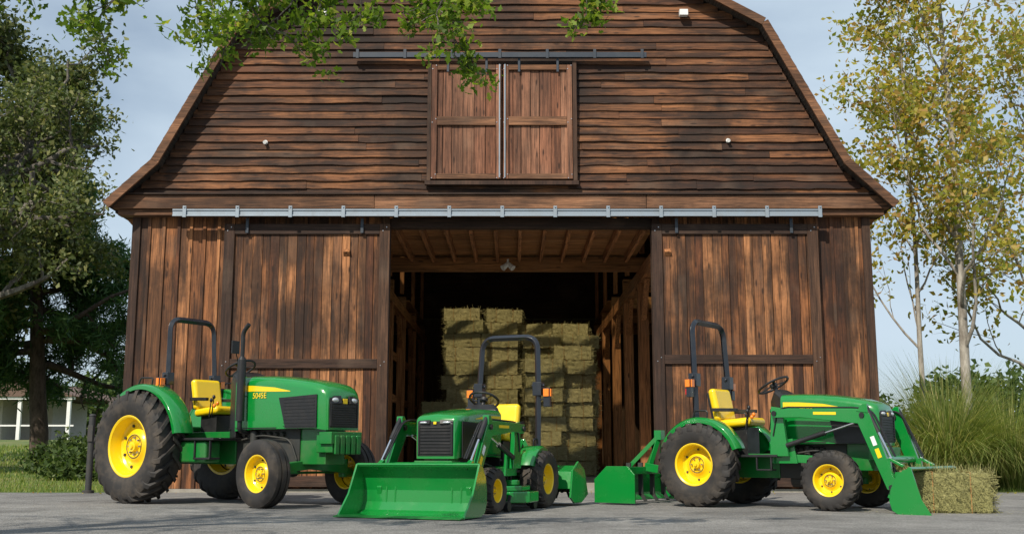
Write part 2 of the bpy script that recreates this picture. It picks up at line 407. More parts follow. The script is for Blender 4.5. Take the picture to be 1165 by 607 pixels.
    mb=MB(); mb.b(-HW-.1,HW+.1,YF-.09,YB+.1,-.05,.055); mb.obj('concrete_slab',simple('concrete',(.34,.31,.27),.9,dirt=.6,dirtcol=(.12,.10,.07),bump=.2),B,smooth=0)
    def door(name,x0,x1,z0,z1,y,rail,woodm,fw=.17,bw=(.12,.17)):
        mb=MB(); vboards(mb,x0+.02,x1-.02,z0+.02,z1-.02,y,wd=bw,th=.02)
        mb.obj(name+'_planks',woodm,B,smooth=0)
        mb=MB(); mb.b(x0+.01,x1-.01,y+.008,y+.03,z0+.01,z1-.01); mb.obj(name+'_backing',DARKZ,B,smooth=0)
        mb=MB(); yy=y-.028
        mb.b(x0,x0+fw,yy-.035,yy,z0,z1); mb.b(x1-fw,x1,yy-.035,yy,z0,z1)
        mb.obj(name+'_stiles',DARKZ if woodm is VERT else LOFT,B,bevel=.006,smooth=0)
        mb=MB(); a,b=x0+fw+.002,x1-fw-.002
        mb.b(a,b,yy-.032,yy,z1-fw*1.0,z1); mb.b(a,b,yy-.032,yy,z0,z0+fw)
        for r in rail: mb.b(a,b,yy-.032,yy,r-.075,r+.075)
        mb.obj(name+'_rails',DARKX if woodm is VERT else TRIMX,B,bevel=.006,smooth=0)
        mb=MB()  # bolt heads at the frame corners and rails
        rr=[z0+fw/2,z1-fw/2]+rail
        for xx in(x0+fw*.5,x1-fw*.5):
            for r in rr:
                for d in(-.03,.03): mb.cyl((xx+d,yy-.043,r+d),(xx+d,yy-.035,r+d),.009,n=8)
        mb.obj(name+'_bolts',STEEL,B)
    door('left_sliding_door',-4.58,DL+.02,.09,4.36,17.9,[2.05],VERT)
    door('right_sliding_door',DR-.02,5.24,.09,4.36,17.9,[2.12],VERT)
    door('left_loft_door',-1.17,.0,5.10,7.08,17.79,[6.1],LOFT,.09,(.13,.2))
    door('right_loft_door',.03,1.19,5.10,7.08,17.79,[6.1],LOFT,.09,(.13,.2))
    mb=MB(); mb.b(-1.27,1.29,17.72,17.80,5.0,5.07); mb.b(-1.24,-1.175,17.74,17.82,5.075,7.15); mb.b(1.2,1.27,17.74,17.82,5.075,7.15)
    mb.obj('loft_door_trim',DARKZ,B,bevel=.005,smooth=0)
    mb=MB()
    mb.b(-5.40,5.28,17.66,17.725,4.465,4.555); mb.b(-5.40,5.28,17.645,17.66,4.45,4.475); mb.b(-5.40,5.28,17.645,17.66,4.545,4.57)
    x=-5.2
    while x<5.3: mb.b(x-.03,x+.03,17.63,17.645,4.43,4.62); mb.cyl((x,17.615,4.6),(x,17.63,4.6),.014,n=8); x+=.87
    mb.obj('door_track',GALV,B,bevel=.004,smooth=0)
    mb=MB()
    for x in(-4.2,-2.3,2.9,4.8): mb.b(x-.025,x+.025,17.80,17.815,4.2,4.45)
    mb.b(-2.5,2.45,17.67,17.74,7.19,7.28)
    for i in range(7): mb.b(-2.45+i*.8,-2.40+i*.8,17.655,17.67,7.17,7.33)
    for x in(-.9,-.25,.3,.95): mb.b(x-.02,x+.02,17.715,17.725,6.95,7.19)
    mb.obj('loft_door_track',simple('dark_steel',(.035,.045,.06),.5,metal=.3,dirt=.4,dirtcol=(.1,.1,.1)),B,bevel=.004,smooth=0)
    mb=MB()
    for x in(-.03,.06): mb.b(x-.010,x+.010,17.705,17.72,5.12,7.08)
    mb.obj('loft_door_straps',GALV,B,smooth=0)
    mb=MB()
    for x,z in((-3.05,8.0),(3.1,8.0)):
        mb.b(x-.07,x+.07,17.68,17.78,z-.05,z+.05); mb.b(x-.03,x+.03,17.78,17.85,z-.03,z+.03)
    for x,z in((-3.95,5.75),(3.8,5.78)): mb.cyl((x,17.80,z),(x,17.74,z-.02),.022,.03,12); mb.cyl((x,17.85,z),(x,17.8,z),.035,n=12)
    mb.cyl((.1,20.9,4.31),(.1,20.9,4.22),.02,n=10); mb.cyl((.1,20.9,4.22),(.0,20.85,4.12),.04,.06,12); mb.cyl((.1,20.9,4.22),(.2,20.85,4.12),.04,.06,12)
    mb.obj('wall_lights',WHITE,B,smooth=35)
    # --- interior frame
    mb=MB(); mx=MB(); my=MB()
    for y in(18.6,21.4,24.2,27.0,30.,33.):
        for x in(-2.55,2.75):
            mb.b(x-.1,x+.1,y-.1,y+.1,.05,3.9)
            my.beam((x,y-.1,3.2),(x,y-.75,3.92),.1,.1); my.beam((x,y+.1,3.2),(x,y+.75,3.92),.1,.1)
        for x in(-5.85,5.85): mb.b(x-.09,x+.09,y-.09,y+.09,.05,4.5)
        if y==21.4: mx.b(-5.8,5.8,y-.08,y+.08,4.15,4.42)
        elif y>19:
            mx.b(-5.8,-2.45,y-.08,y+.08,4.15,4.42); mx.b(2.65,5.8,y-.08,y+.08,4.15,4.42)
        mb.b(-2.6,-2.5,y-.05,y+.05,4.51,7.6); mb.b(2.7,2.8,y-.05,y+.05,4.51,7.6)
        mx.b(-4.3,4.3,y-.05,y+.05,7.5,7.66)
    for x in(-2.55,2.75): my.b(x-.1,x+.1,18.3,33.8,3.9,4.14)
    for x in(-5.85,5.85): my.b(x-.08,x+.08,20.2,27,4.42,4.54)
    for sg,x0,x1 in((-1,-5.9,-2.45),(1,2.65,5.9)):
        y=28.
        while y<33.7: mx.b(x0,x1,y,y+.2,4.45,4.49); y+=.205
    y=18.25
    while y<21.5: mx.b(-2.44,2.64,y,y+.19,4.47,4.51); y+=.195
    x=-2.2
    while x<2.6: my.b(x-.03,x+.03,18.22,21.3,4.43-.12,4.465); x+=.42
    y=18.4
    while y<34:
        for sg in(-1,1):
            for i in range(3):
                (w0,z0),(w1,z1)=OUT[i],OUT[i+1]; mx.beam((sg*(w0-.1),y,z0-.1),(sg*(w1-.1 if i<2 else 0),y,z1-.12),.06,.14)
        y+=1.4
    for zz in(.9,1.9,2.9):
        my.b(-2.66,-2.62,22,33.6,zz-.09,zz+.09)
    mb.obj('interior_posts',INTZ,B,bevel=.008,smooth=0); mx.obj('interior_joists',INTX,B,smooth=0); my.obj('interior_beams',INTY,B,smooth=0)
barn()

# ------------------------------------------------------------------ hay
def haymat(name,a,b,c3,tint):
    m,t,p,o=newmat(name); tc=t.n('ShaderNodeTexCoord'); oi=t.n('ShaderNodeObjectInfo'); geo=t.n('ShaderNodeNewGeometry')
    mp=t.n('ShaderNodeMapping',Scale=(7,22,30),Vector=tc.outputs['Object'])
    n=t.n('ShaderNodeTexNoise',Scale=1.5,Detail=9,Roughness=.8,Distortion=2.,Vector=mp.outputs[0])
    c=t.ramp(n.outputs[0],[(.36,a),(.5,b),(.62,c3)])
    c=t.mix(t.math('MULTIPLY',oi.outputs['Random'],.6),c,tint)
    c=t.mix(t.math('MULTIPLY',geo.outputs['Random Per Island'],.5),c,c3)
    t.set(p,'Base Color',c); p.inputs['Roughness'].default_value=.9
    t.set(p,'Normal',t.n('ShaderNodeBump',Strength=1,Distance=.03,Height=n.outputs[0]).outputs[0]); return m
HAY=haymat('hay_dry',(.08,.075,.035),(.38,.33,.17),(.66,.58,.34),(.27,.26,.12))
HAYG=haymat('hay_green',(.07,.07,.02),(.32,.31,.11),(.56,.51,.22),(.28,.28,.09))
TWINE=simple('baling_twine',(.45,.22,.07),.7)
def balemesh(name,L,W,H,seed,straws,mat,sw=.0022):
    g=np.random.default_rng(seed); mb=MB()
    def P(a,b,c):
        v=Vector((a,b,c)); r=.90
        q=Vector((max(-r,min(r,a)),max(-r,min(r,b)),max(-r,min(r,c)))); d=v-q
        v=q+d*.45
        grv=-.014 if abs(abs(a)-.45)<.08 else 0
        s=1+.09*noise.noise((a*2.5+seed,b*3,c*3))
        e=.02*noise.noise((a*9+seed,b*7,c*7))
        return (v.x*L/2*(1+.04*noise.noise((a*3,b*5+seed,c*5))),v.y*(W/2*s+grv+e),v.z*(H/2*s+grv+e*.7))
    def face(f,n1,n2):
        vs=[P(*f(-1+2*i/n1,-1+2*j/n2)) for j in range(n2+1) for i in range(n1+1)]
        mb.add(vs,[(j*(n1+1)+i,j*(n1+1)+i+1,(j+1)*(n1+1)+i+1,(j+1)*(n1+1)+i) for j in range(n2) for i in range(n1)])
    for s in(-1,1):
        face(lambda a,b:(a,b,s),30,12); face(lambda a,b:(a,s,b),30,12); face(lambda a,b:(s,a,b),12,12)
    for xx in(-.45,.45):
        x=xx*L/2; w=W/2+.002; h=H/2+.002
        mb.tube([(x,-w,-h),(x,-w,h),(x,w,h),(x,w,-h),(x,-w,-h)],.004,5,1)
    for i in range(straws):
        f=g.integers(0,3); p=g.uniform(-1,1,3); s=g.choice([-1,1]); p[[0,1,2][f]]=s
        c=Vector((p[0]*L/2,p[1]*W/2,p[2]*H/2)); nrm=Vector((0,0,0)); nrm[f]=s
        d=Vector(g.normal(0,1,3)); d=(d+nrm*.5*abs(g.normal())).normalized(); l=g.uniform(.03,.11)
        sd=d.cross(nrm+Vector((.01,.02,.03))).normalized()*sw
        a=c-d*l*.3; b=c+d*l; mb.add([a-sd,a+sd,b+sd,b-sd],[(0,1,2,3)])
    return mb.obj(name,[mat,TWINE],smooth=60,recalc=False)
hb=balemesh('hay_bale',.84,.46,.42,5,4500,HAYG); hb.location=(4.63,11.93,.215); hb.rotation_euler=(0,R(.5),R(-9))
def loose():
    g=np.random.default_rng(2); V=[]
    for i in range(500):
        x=4.55+g.normal(0,.42); y=11.75+g.normal(0,.28); a=g.uniform(0,6.28); l=g.uniform(.02,.07); w=.002
        dx,dy=math.cos(a)*l,math.sin(a)*l; z=.006+g.uniform(0,.01)
        V+=[(x-dy*w/l,y+dx*w/l,z),(x+dy*w/l,y-dx*w/l,z),(x+dx+dy*w/l,y+dy-dx*w/l,z+.004),(x+dx-dy*w/l,y+dy+dx*w/l,z+.004)]
    mesh_np('loose_straw',np.array(V),4,HAYG)
loose()
ST=empty('hay_bale_stack',(0,0,0)); base=[balemesh('bale_%d'%i,.98,.5,.355,11+i,420,HAY,.004) for i in range(4)]
g=random.Random(5); meshes=[b.data for b in base]; cnt=0
for b in base: bpy.data.objects.remove(b)
def stackcol(x0,nc,rows,y,zrow=.355,miss=()):
    global cnt
    for r in range(rows):
        for c in range(nc):
            if (r,c) in miss: continue
            o=bpy.data.objects.new('bale_%d'%cnt,g.choice(meshes)); cnt+=1
            x=x0+c*.97+g.uniform(-.07,.07)
            o.location=(x,y+g.uniform(-.16,.12)+(.02*r),.25+r*zrow); o.rotation_euler=(g.uniform(-.04,.04),g.uniform(-.03,.03),g.uniform(-.11,.11)+(math.pi if g.random()<.5 else 0))
            reg(o,ST)
stackcol(-1.66,1,5,27.0); stackcol(-1.25,2,11,27.9,miss=((10,1),)); stackcol(-1.25,2,12,28.5)
stackcol(.82,1,8,27.3); stackcol(1.55,1,9,27.6); stackcol(.72,2,10,28.2); stackcol(.6,2,11,28.9); stackcol(-1.3,4,11,29.5)

# ------------------------------------------------------------------ tractors
def wheel(T,name,c,Rr,w,rimR,side,lugN=20,lug=.03,style='ag',steer=0):
    hw=w/2; H=Rr-rimR; Rc=Rr-lug; mb=MB()
    half=[(hw*.74,rimR*.97),(hw*.90,rimR+.08*H),(hw*1.0,rimR+.30*H),(hw*1.02,rimR+.5*H),(hw*.99,Rr-.28*H),(hw*.9,Rc-.012)]
    if style=='rib':
        top=[(hw*.8,Rr-.006),(hw*.62,Rr),(hw*.42,Rr),(hw*.40,Rr-.018),(hw*.28,Rr-.018),(hw*.26,Rr+.004),(hw*-.26,Rr+.004),(hw*-.28,Rr-.018),(hw*-.40,Rr-.018),(hw*-.42,Rr),(hw*-.62,Rr),(-hw*.8,Rr-.006)]
    else: top=[(hw*.6,Rc),(0,Rc+.004),(-hw*.6,Rc)]
    prof=half+top+[(-a,b) for a,b in reversed(half)]
    mb.rev(prof,n=72)
    if style!='rib':
        sweep={'ag':1.05,'r4':.75,'turf':.35}[style]*hw/Rr; aw={'ag':.26,'r4':.42,'turf':.5}[style]*2*math.pi/lugN*.5
        for i in range(lugN):
            for s in(-1,1):
                a0=2*math.pi*i/lugN+(math.pi/lugN if s>0 else 0); vs=[];fs=[]
                ts=[-.06,.3,.6,.86,1.0,1.04]
                for q,tt in enumerate(ts):
                    y=s*hw*min(tt,1.0)*.99 if tt<1.04 else s*hw*1.025
                    a=a0-sweep*max(tt,0)
                    ro={0:Rr,1:Rr,2:Rr-.003,3:Rr-.01,4:Rr-.2*H,5:Rr-.36*H}[q]; ri={0:Rc-.01,1:Rc-.01,2:Rc-.01,3:Rc-.02,4:Rr-.34*H,5:Rr-.40*H}[q]
                    k=aw*(1.15 if q>2 else 1)
                    for (rr,da) in((ri,-k*1.15),(ro,-k),(ro,k),(ri,k*1.15)): vs.append((rr*math.cos(a+da),y,rr*math.sin(a+da)))
                n=len(ts)
                for q in range(n-1):
                    for e in range(4): fs.append((q*4+e,(q+1)*4+e,(q+1)*4+(e+1)%4,q*4+(e+1)%4))
                fs+=[(0,1,2,3),((n-1)*4+3,(n-1)*4+2,(n-1)*4+1,(n-1)*4)]; mb.add(vs,fs)
    mb.obj(name+'_tyre',RUBBER,T,loc=c,rot=(0,0,steer),smooth=32)
    mb=MB(); s=side
    pr=[(.74*hw,rimR+.016),(.84*hw,rimR+.018),(.86*hw,rimR+.004),(.80*hw,rimR*.955),(.62*hw,rimR*.93),(.5*hw,rimR*.90),(.12*hw,rimR*.86),(.02*hw,rimR*.80),(.0*hw,rimR*.68),(.12*hw,rimR*.52),(.30*hw,rimR*.44),(.32*hw,rimR*.36),(.22*hw,rimR*.33),(.22*hw,.0)]
    mb.rev([(s*a,b) for a,b in pr],n=56)
    mb.rev([(-s*.8*hw,rimR+.01),(-s*.8*hw,rimR*.93),(s*.0,rimR*.86)],n=40)
    hb_=rimR*.2; y1=s*.5*hw
    mb.cyl((0,s*.2*hw,0),(0,y1,0),hb_,hb_*.85,20); mb.cyl((0,y1,0),(0,y1+s*.02,0),hb_*.5,hb_*.4,14)
    nb=8 if Rr>.6 else 6
    for i in range(nb):
        a=2*math.pi*i/nb; x,z=math.cos(a)*rimR*.28,math.sin(a)*rimR*.28
        mb.cyl((x,s*.2*hw,z),(x,s*(.22*hw+.03),z),rimR*.035,n=6,mi=1)
        a+=math.pi/nb; x,z=math.cos(a)*rimR*.74,math.sin(a)*rimR*.74
        if Rr>.3: mb.cyl((x,s*-.02*hw,z),(x,s*(.03*hw+.012),z),rimR*.05,n=10,mi=2)  # dark discs stand in for the shaded openings in the rim
    mb.rev([(s*(.315*hw+.004),rimR*.375),(s*(.315*hw+.006),rimR*.405)],n=30,mi=2)
    mb.obj(name+'_rim',[YELLOW,STEEL,ENGINE],T,loc=c,rot=(0,0,steer),smooth=32)

def tractor(name,loc,head,P):
    T=empty(name,loc,head)
    wb=P['wb'];rR,rW,rT=P['rear'];fR,fW,fT=P['front']; hx0,hx1,zt0,zt1,zb,hw=P['hood']; st=P.get('steer',0)
    for s in(-1,1):
        wheel(T,'rear_wheel_%s'%('left' if s>0 else 'right'),(0,s*rT/2,rR),rR,rW,P['rrim'],s,P['lugs'],P['lug'],P['rstyle'])
        wheel(T,'front_wheel_%s'%('left' if s>0 else 'right'),(wb,s*fT/2,fR),fR,fW,P['frim'],s,P['flugs'],.018,P['fstyle'],st)
    zf=P['floor']; sc=rR/.7
    mb=MB()
    mb.b(-.28*sc,hx0-.1,-.17*sc-.03,.17*sc+.03,rR-.22*sc,rR+.18*sc)
    mb.b(-.33*sc,.1,-.13,.13,rR-.1,rR+.26*sc)
    mb.cyl((0,-rT/2+rW*.2,rR),(0,rT/2-rW*.2,rR),.095*sc+.02,n=18)
    for s in(-1,1):
        mb.cyl((0,s*.2,rR),(0,s*(rT/2-rW/2-.02),rR),.15*sc+.02,.12*sc+.02,18)
        for i in range(6):
            a=i*math.pi/3; mb.cyl((math.cos(a)*.12*sc,s*(rT/2-rW/2-.06),rR+math.sin(a)*.12*sc),(math.cos(a)*.12*sc,s*(rT/2-rW/2-.02),rR+math.sin(a)*.12*sc),.014,n=6)
    mb.b(wb-.3*sc,hx1-.12,-.13*sc-.03,.13*sc+.03,fR+.10,zb+.02)
    mb.beam((wb,-fT/2+fW*.55,fR+.04),(wb,0,fR+.10),.12*sc,.11*sc); mb.beam((wb,0,fR+.10),(wb,fT/2-fW*.55,fR+.04),.12*sc,.11*sc)
    for s in(-1,1):
        y=s*(fT/2-fW*.5-.02); mb.cyl((wb,y,fR-.06),(wb,y,fR+.16),.045*sc+.012,n=14); mb.cyl((wb,y,fR),(wb,s*fT/2,fR),.05*sc+.01,n=14)
    mb.beam((wb-.12,-fT/2+fW*.7,fR),(wb-.12,fT/2-fW*.7,fR),.03,.03)
    mb.b(hx1-.14,hx1+.06,-hw*.8,hw*.8,zb-.16,zb-.02)
    mb.obj('chassis_and_axles',GREEND,T,bevel=.012)
    mb=MB(); mb.b(hx0-.12,wb+.02,-.15*sc-.03,.15*sc+.03,rR-.22*sc,zb+.1)
    mb.cyl((hx0,-.0,rR-.24*sc),(wb-.25*sc,0,rR-.24*sc),.13*sc,n=14)
    for i in range(7):
        xx=hx0+.05+i*(wb-hx0-.3)/6
        for s in(-1,1): mb.cyl((xx,s*(.15*sc+.03),zb-.03),(xx,s*(.15*sc+.07),zb-.05),.03,n=8)
    for s in(-1,1):
        mb.cyl((hx0+.25,s*(.2*sc+.02),zb-.2*sc),(hx0+.25,s*(.2*sc+.02),zb),.05*sc,n=12)
        mb.tube(fillet([(hx0-.1,s*.2,zb-.12),(hx0+.4,s*.24,zb-.05),(wb-.1,s*.22,zb-.1),(wb,s*.2,fR+.15)],.1),.012,8)
    mb.obj('engine',ENGINE,T,bevel=.01)
    def ring(x,w,z0,z1,sh):
        pts=[(x,-w*.98,z0),(x,-w,(z0+z1)/2),(x,-w,z1-sh)]
        for k in range(1,6):
            a=k/6*math.pi/2; pts.append((x,-w+sh*1.1*(1-math.cos(a)),z1-sh+sh*math.sin(a)))
        pts.append((x,-w*.35,z1+.008)); m=[(x,-p[1],p[2]) for p in reversed(pts)]
        return pts+[(x,0,z1+.016)]+m
    L=hx1-hx0; mb=MB()
    def prm(x):
        f=(x-hx0)/L; zt=zt0+(zt1-zt0)*f*f*.6+(zt1-zt0)*f*.4+.018*math.sin(math.pi*f); w=hw*(1-.06*f); return w,zt
    rings=[]
    for f in(0,.2,.4,.6,.75,.86):
        x=hx0+L*f; w,zt=prm(x); rings.append(ring(x,w,zb+(.02 if f>.1 else .0),zt,.085*sc+.02))
    w,zt=prm(hx0+L*.86)
    rings.append(ring(hx0+L*.93,w*.97,zb+.01,zt-.022*sc-.008,.09*sc+.02))
    rings.append(ring(hx0+L*.975,w*.92,zb+.0,zt-.070*sc,.09*sc+.01))
    rings.append(ring(hx1,w*.85,zb-.0,zt-.14*sc,.08*sc))
    mb.loft(rings)
    mb.obj('hood',GREEN,T,smooth=50)
    mb=MB()
    for s in(-1,1):
        xs=[hx0+.03,hx0+L*.2,hx0+L*.45,hx0+L*.62]
        zc=[prm(x)[1]-.125*sc-.03 for x in xs]; th=[.030*sc+.008,.027*sc+.007,.02*sc+.004,.003]
        for i in range(3):
            def q(i,dz): 
                w=prm(xs[i])[0]+.004; return (xs[i],s*w,zc[i]+dz)
            mb.add([q(i,-th[i]),q(i+1,-th[i+1]),q(i+1,th[i+1]),q(i,th[i])],[(0,1,2,3)],0)
        a,b=hx0+L*.50,hx0+L*.89; z0=zb+.03*sc; wa=prm(a)[0]+.002; wb_=prm(b)[0]+.002
        z1a=prm(a)[1]-.20*sc-.03; z1b=prm(b)[1]-.11*sc-.03
        vs=[(a+.12*sc,s*wa,z0),(b+.03,s*wb_,z0),(b+.03,s*wb_,z1b),(a,s*wa,z1a-.02)]; vs2=[(x,y+s*.008,z) for x,y,z in vs]
        mb.add(vs+vs2,[(4,5,6,7),(0,1,5,4),(1,2,6,5),(2,3,7,6),(3,0,4,7)],1)
        k=9
        for i in range(k):
            f=(i+.5)/k; z=z0+(z1a-.02-z0)*f
            mb.beam((a+.09*sc,s*(wa+.010),z),(b,s*(wb_+.010),z+(z1b-z1a)*f*.8),.006,.008,1)
        mb.add([(hx0+.02,s*(prm(hx0)[0]+.003),zb+.03),(a-.04,s*(prm(a)[0]+.003),zb+.03),(a-.04,s*(prm(a)[0]+.003),zb+.04),(hx0+.02,s*(prm(hx0)[0]+.003),zb+.04)],[(0,1,2,3)],1)
    mb.obj('hood_stripes_and_side_grilles',[YELLOW,BLACK],T,smooth=0)
    mb=MB(); fw=w*.85; ft=zt-.14*sc
    mb.b(hx1-.02,hx1+.010,-fw*.93,fw*.93,zb+.03,ft-.05*sc)
    for i in range(9):
        z=zb+.05+(ft-.14*sc-zb-.07)*i/8; mb.b(hx1+.010,hx1+.020,-fw*.8,fw*.8,z-.004,z+.004)
    for s in(-1,1):
        mb.box((hx1-.002,s*fw*.58,ft-.075*sc),(.04,fw*.66,.095*sc),0,Matrix.Rotation(R(-16),3,'Y')@Matrix.Rotation(R(s*10),3,'Z'))
        mb.beam((hx1+.01,s*fw*.86,zb+.04),(hx1+.01,s*fw*.86,ft-.12*sc),.02,.02)
    mb.obj('front_grille',BLACK,T,bevel=.006)
    mb=MB()
    for s in(-1,1):
        mb.ell((hx1+.014,s*fw*.60,ft-.074*sc),(.022,fw*.22,.030*sc),0)
    mb.obj('headlights',LENS,T,smooth=60)
    mb=MB(); mb.box((hx1+.018,0,ft-.085*sc),(.012,.075*sc,.06*sc),0); mb.obj('badge',[YELLOW],T,bevel=.004)
    for s in(-1,1):
        cu=bpy.data.curves.new('decal_number','FONT'); cu.body=P['num']; cu.size=.085*sc+.012; cu.extrude=.001
        o=bpy.data.objects.new('decal_number_%s'%('left' if s>0 else 'right'),cu); reg(o,T); cu.materials.append(YELLOW)
        xm=hx0+L*(.20 if s<0 else .44); zz=prm(xm)[1]-.245*sc-.03
        o.location=(xm,s*(prm(hx0+L*.12)[0]+.004),zz); o.rotation_euler=(R(90),0,0 if s<0 else R(180))
    mb=MB(); cz=zt0+.03
    mb.loft([[(x,-hw*w_,zf+.0),(x,-hw*w_,z1-.05),(x,-hw*w_*.75,z1),(x,hw*w_*.75,z1),(x,hw*w_,z1-.05),(x,hw*w_,zf+.0)] for x,w_,z1 in((hx0-.26*sc,.55,cz-.06),(hx0-.16*sc,.75,cz+.05),(hx0+.005,.97,zt0+.012))])
    mb.obj('dash_cowl',BLACK,T,bevel=.012)
    mb=MB(); sx=hx0-.30*sc; sz=cz+.10; ax=Vector((-.55,0,1)).normalized(); u=Vector((0,1,0)); v=ax.cross(u); c=Vector((sx,0,sz)); rr=.19 if rR>.45 else .165
    pts=[c+(u*math.cos(a)+v*math.sin(a))*rr for a in [2*math.pi*i/28 for i in range(29)]]; mb.tube(pts,.014,8,cap=False)
    for a in(R(90),R(210),R(330)): mb.beam(c,c+(u*math.cos(a)+v*math.sin(a))*rr,.03,.012)
    mb.cyl(c-ax*.03,c+ax*.015,.045,n=16); mb.cyl(c,c-ax*.35,.025,n=12)
    mb.obj('steering_wheel',BLACK,T,smooth=40)
    mb=MB(); py=rT/2-rW/2-.05
    for s in(-1,1):
        mb.b(.30*sc,hx0+.02,min(s*.14,s*(py+.16*sc)),max(s*.14,s*(py+.16*sc)),zf-.03,zf)
        mb.b(hx0-.35*sc,hx0-.05,min(s*(py-.02),s*(py+.15*sc)),max(s*(py-.02),s*(py+.15*sc)),zf-.26*sc,zf-.235*sc)
        mb.beam((hx0-.34*sc,s*(py+.13*sc),zf-.02),(hx0-.34*sc,s*(py+.13*sc),zf-.25*sc),.03,.02); mb.beam((hx0-.06,s*(py+.13*sc),zf-.02),(hx0-.06,s*(py+.13*sc),zf-.25*sc),.03,.02)
        mb.beam((hx0-.1,s*.2,zf+.12),(hx0-.2*sc,s*.22,zf+.1),.07,.012)
    mb.obj('operator_platform',BLACK,T,bevel=.006)
    mb=MB(); Rf=rR+.055*sc; 
    for s in(-1,1):
        yi=s*(rT/2-rW/2-.045); yo=s*(rT/2+rW*P.get('fcov',.12)); t=.016
        a0,a1=R(P.get('fa0',12)),R(158)
        prof=[(yi,Rf-.03),(yi,Rf+t*.6),(yi+s*.03,Rf+t*1.6),(yo-s*.03,Rf+t*1.6),(yo,Rf+t*.2),(yo,Rf-.045),(yo-s*.012,Rf-.045),(yo-s*.03,Rf-.004),(yi+s*.02,Rf-.004),(yi+s*.02,Rf-.03),(yi,Rf-.03)]
        mb.rev(prof,c=(0,0,rR),n=30,a0=a0,a1=a1)
        arc=[((Rf)*math.cos(a0+(a1-a0)*i/20),rR+(Rf)*math.sin(a0+(a1-a0)*i/20)) for i in range(21)]
        poly=arc+[(-.35*sc,zf-.02),(.4*sc,zf-.02)] if rR+Rf*math.sin(a0)>zf-.02 else arc
        mb.prism(poly,min(yi,yi+s*.012),max(yi,yi+s*.012))
    mb.b(-.32*sc,.30*sc,-(rT/2-rW/2-.05),(rT/2-rW/2-.05),zf+.1*sc,zf+.14*sc)
    mb.obj('fenders',GREEN,T,bevel=.004,smooth=40)
    mb=MB()
    for s in(-1,1):
        y=s*(rT/2+rW*P.get('fcov',.12)-.07); ztop=rR+Rf+.03
        mb.tube(fillet([(.12*sc,y-s*.03,ztop-.03),(.14*sc,y-s*.03,ztop+.07),(-.1*sc,y-s*.03,ztop+.08),(-.16*sc,y-s*.03,ztop-.02)],.03),.01,8)
    mb.obj('fender_grab_rails',BLACK,T)
    S=P['seat']; mb=MB(); sx,sz=S
    k=.92 if rR<.4 else 1.
    mb.box((sx,0,sz),(.44*k,.46*k,.10),0,Matrix.Rotation(R(-5),3,'Y')); mb.box((sx-.25*k,0,sz+.22*k),(.10,.44*k,.40*k),0,Matrix.Rotation(R(-12),3,'Y'))
    mb.obj('seat',YELLOW,T,bevel=.045,seg=4,smooth=50)
    mb=MB(); mb.b(sx-.15,sx+.15,-.16,.16,zf,sz-.05)
    mb.box((sx-.31*k,0,sz+.20*k),(.03,.38*k,.34*k),0,Matrix.Rotation(R(-12),3,'Y'))
    for s in(-1,1): mb.beam((sx-.24,s*.26*k,sz+.16),(sx+.08,s*.26*k,sz+.15),.045,.04)
    for y,h,col in((-.3*k,.2,0),(-.34*k,.16,0),(.31*k,.18,0)):
        mb.cyl((sx+.22,y,sz-.08),(sx+.25,y,sz+h-.04),.008,n=8); mb.ell((sx+.25,y,sz+h-.03),(.02,.02,.028))
    mb.obj('seat_base_and_levers',BLACK,T,bevel=.01)
    mb=MB(); mb.ell((sx+.30,-.28*k,sz+.09),(.02,.02,.026)); mb.ell((sx+.30,-.33*k,sz+.06),(.02,.02,.026)); mb.obj('lever_knobs',ORANGE,T,smooth=60)
    rx,ry,rz=P['rops']; mb=MB(); zl=rR+.1; zm=rz*.56+.25
    lean=-.06; pr_=.042 if rR>.4 else .038
    path=fillet([(rx,-ry,zl),(rx+lean*.4,-ry,zm),(rx+lean,-ry*.93,rz-.02),(rx+lean,ry*.93,rz-.02),(rx+lean*.4,ry,zm),(rx,ry,zl)],.16,8)
    mb.tube(path,pr_,4)
    for s in(-1,1):
        mb.b(rx+lean*.4-.055,rx+lean*.4+.055,s*ry-.055,s*ry+.055,zm-.09,zm+.07)
        mb.cyl((rx-.02,s*ry-.08,zm+.03),(rx-.02,s*ry+.08,zm+.03),.018,n=10)
        mb.b(rx-.06,rx+.06,s*ry-.05,s*ry+.05,zl-.05,zl+.3*sc)
        mb.beam((rx-.02,s*ry,zm-.14),(rx-.02,s*(ry+.13),zm-.12),.02,.02); mb.b(rx-.06,rx-.0,s*(ry+.11)-.04,s*(ry+.11)+.04,zm-.22,zm-.0)
    mb.obj('roll_bar',ROPSM,T,bevel=.006,smooth=30)
    mb=MB()
    for s in(-1,1):
        mb.b(rx+.001,rx+.018,s*(ry+.11)-.034,s*(ry+.11)+.034,zm-.10,zm-.01); mb.b(rx-.078,rx-.061,s*(ry+.11)-.034,s*(ry+.11)+.034,zm-.10,zm-.01)
        mb.b(rx-.075,rx-.061,s*(ry+.11)-.034,s*(ry+.11)+.034,zm-.19,zm-.12,1)
        mb.b(rx-.055,rx-.005,min(s*(ry+.151),s*(ry+.165)),max(s*(ry+.151),s*(ry+.165)),zm-.10,zm-.01)
    mb.obj('flasher_lenses',[ORANGE,REDL],T,bevel=.004)
    mb=MB()
    for s in(-1,1):
        mb.beam((-.15*sc,s*.2*sc,rR-.15*sc),(-.75*sc-.05,s*.30*sc,rR-.28*sc),.03,.055); mb.beam((-.25*sc,s*.16*sc,rR+.25*sc),(-.5*sc,s*.25*sc,rR+.2*sc),.04,.05)
        mb.beam((-.48*sc,s*.25*sc,rR+.2*sc),(-.55*sc,s*.27*sc,rR-.24*sc),.025,.025)
    mb.beam((-.3*sc,0,rR+.15*sc),(-.75*sc,0,rR+.08*sc),.03,.03); mb.b(-.6*sc,-.2*sc,-.04,.04,rR-.4*sc,rR-.37*sc)
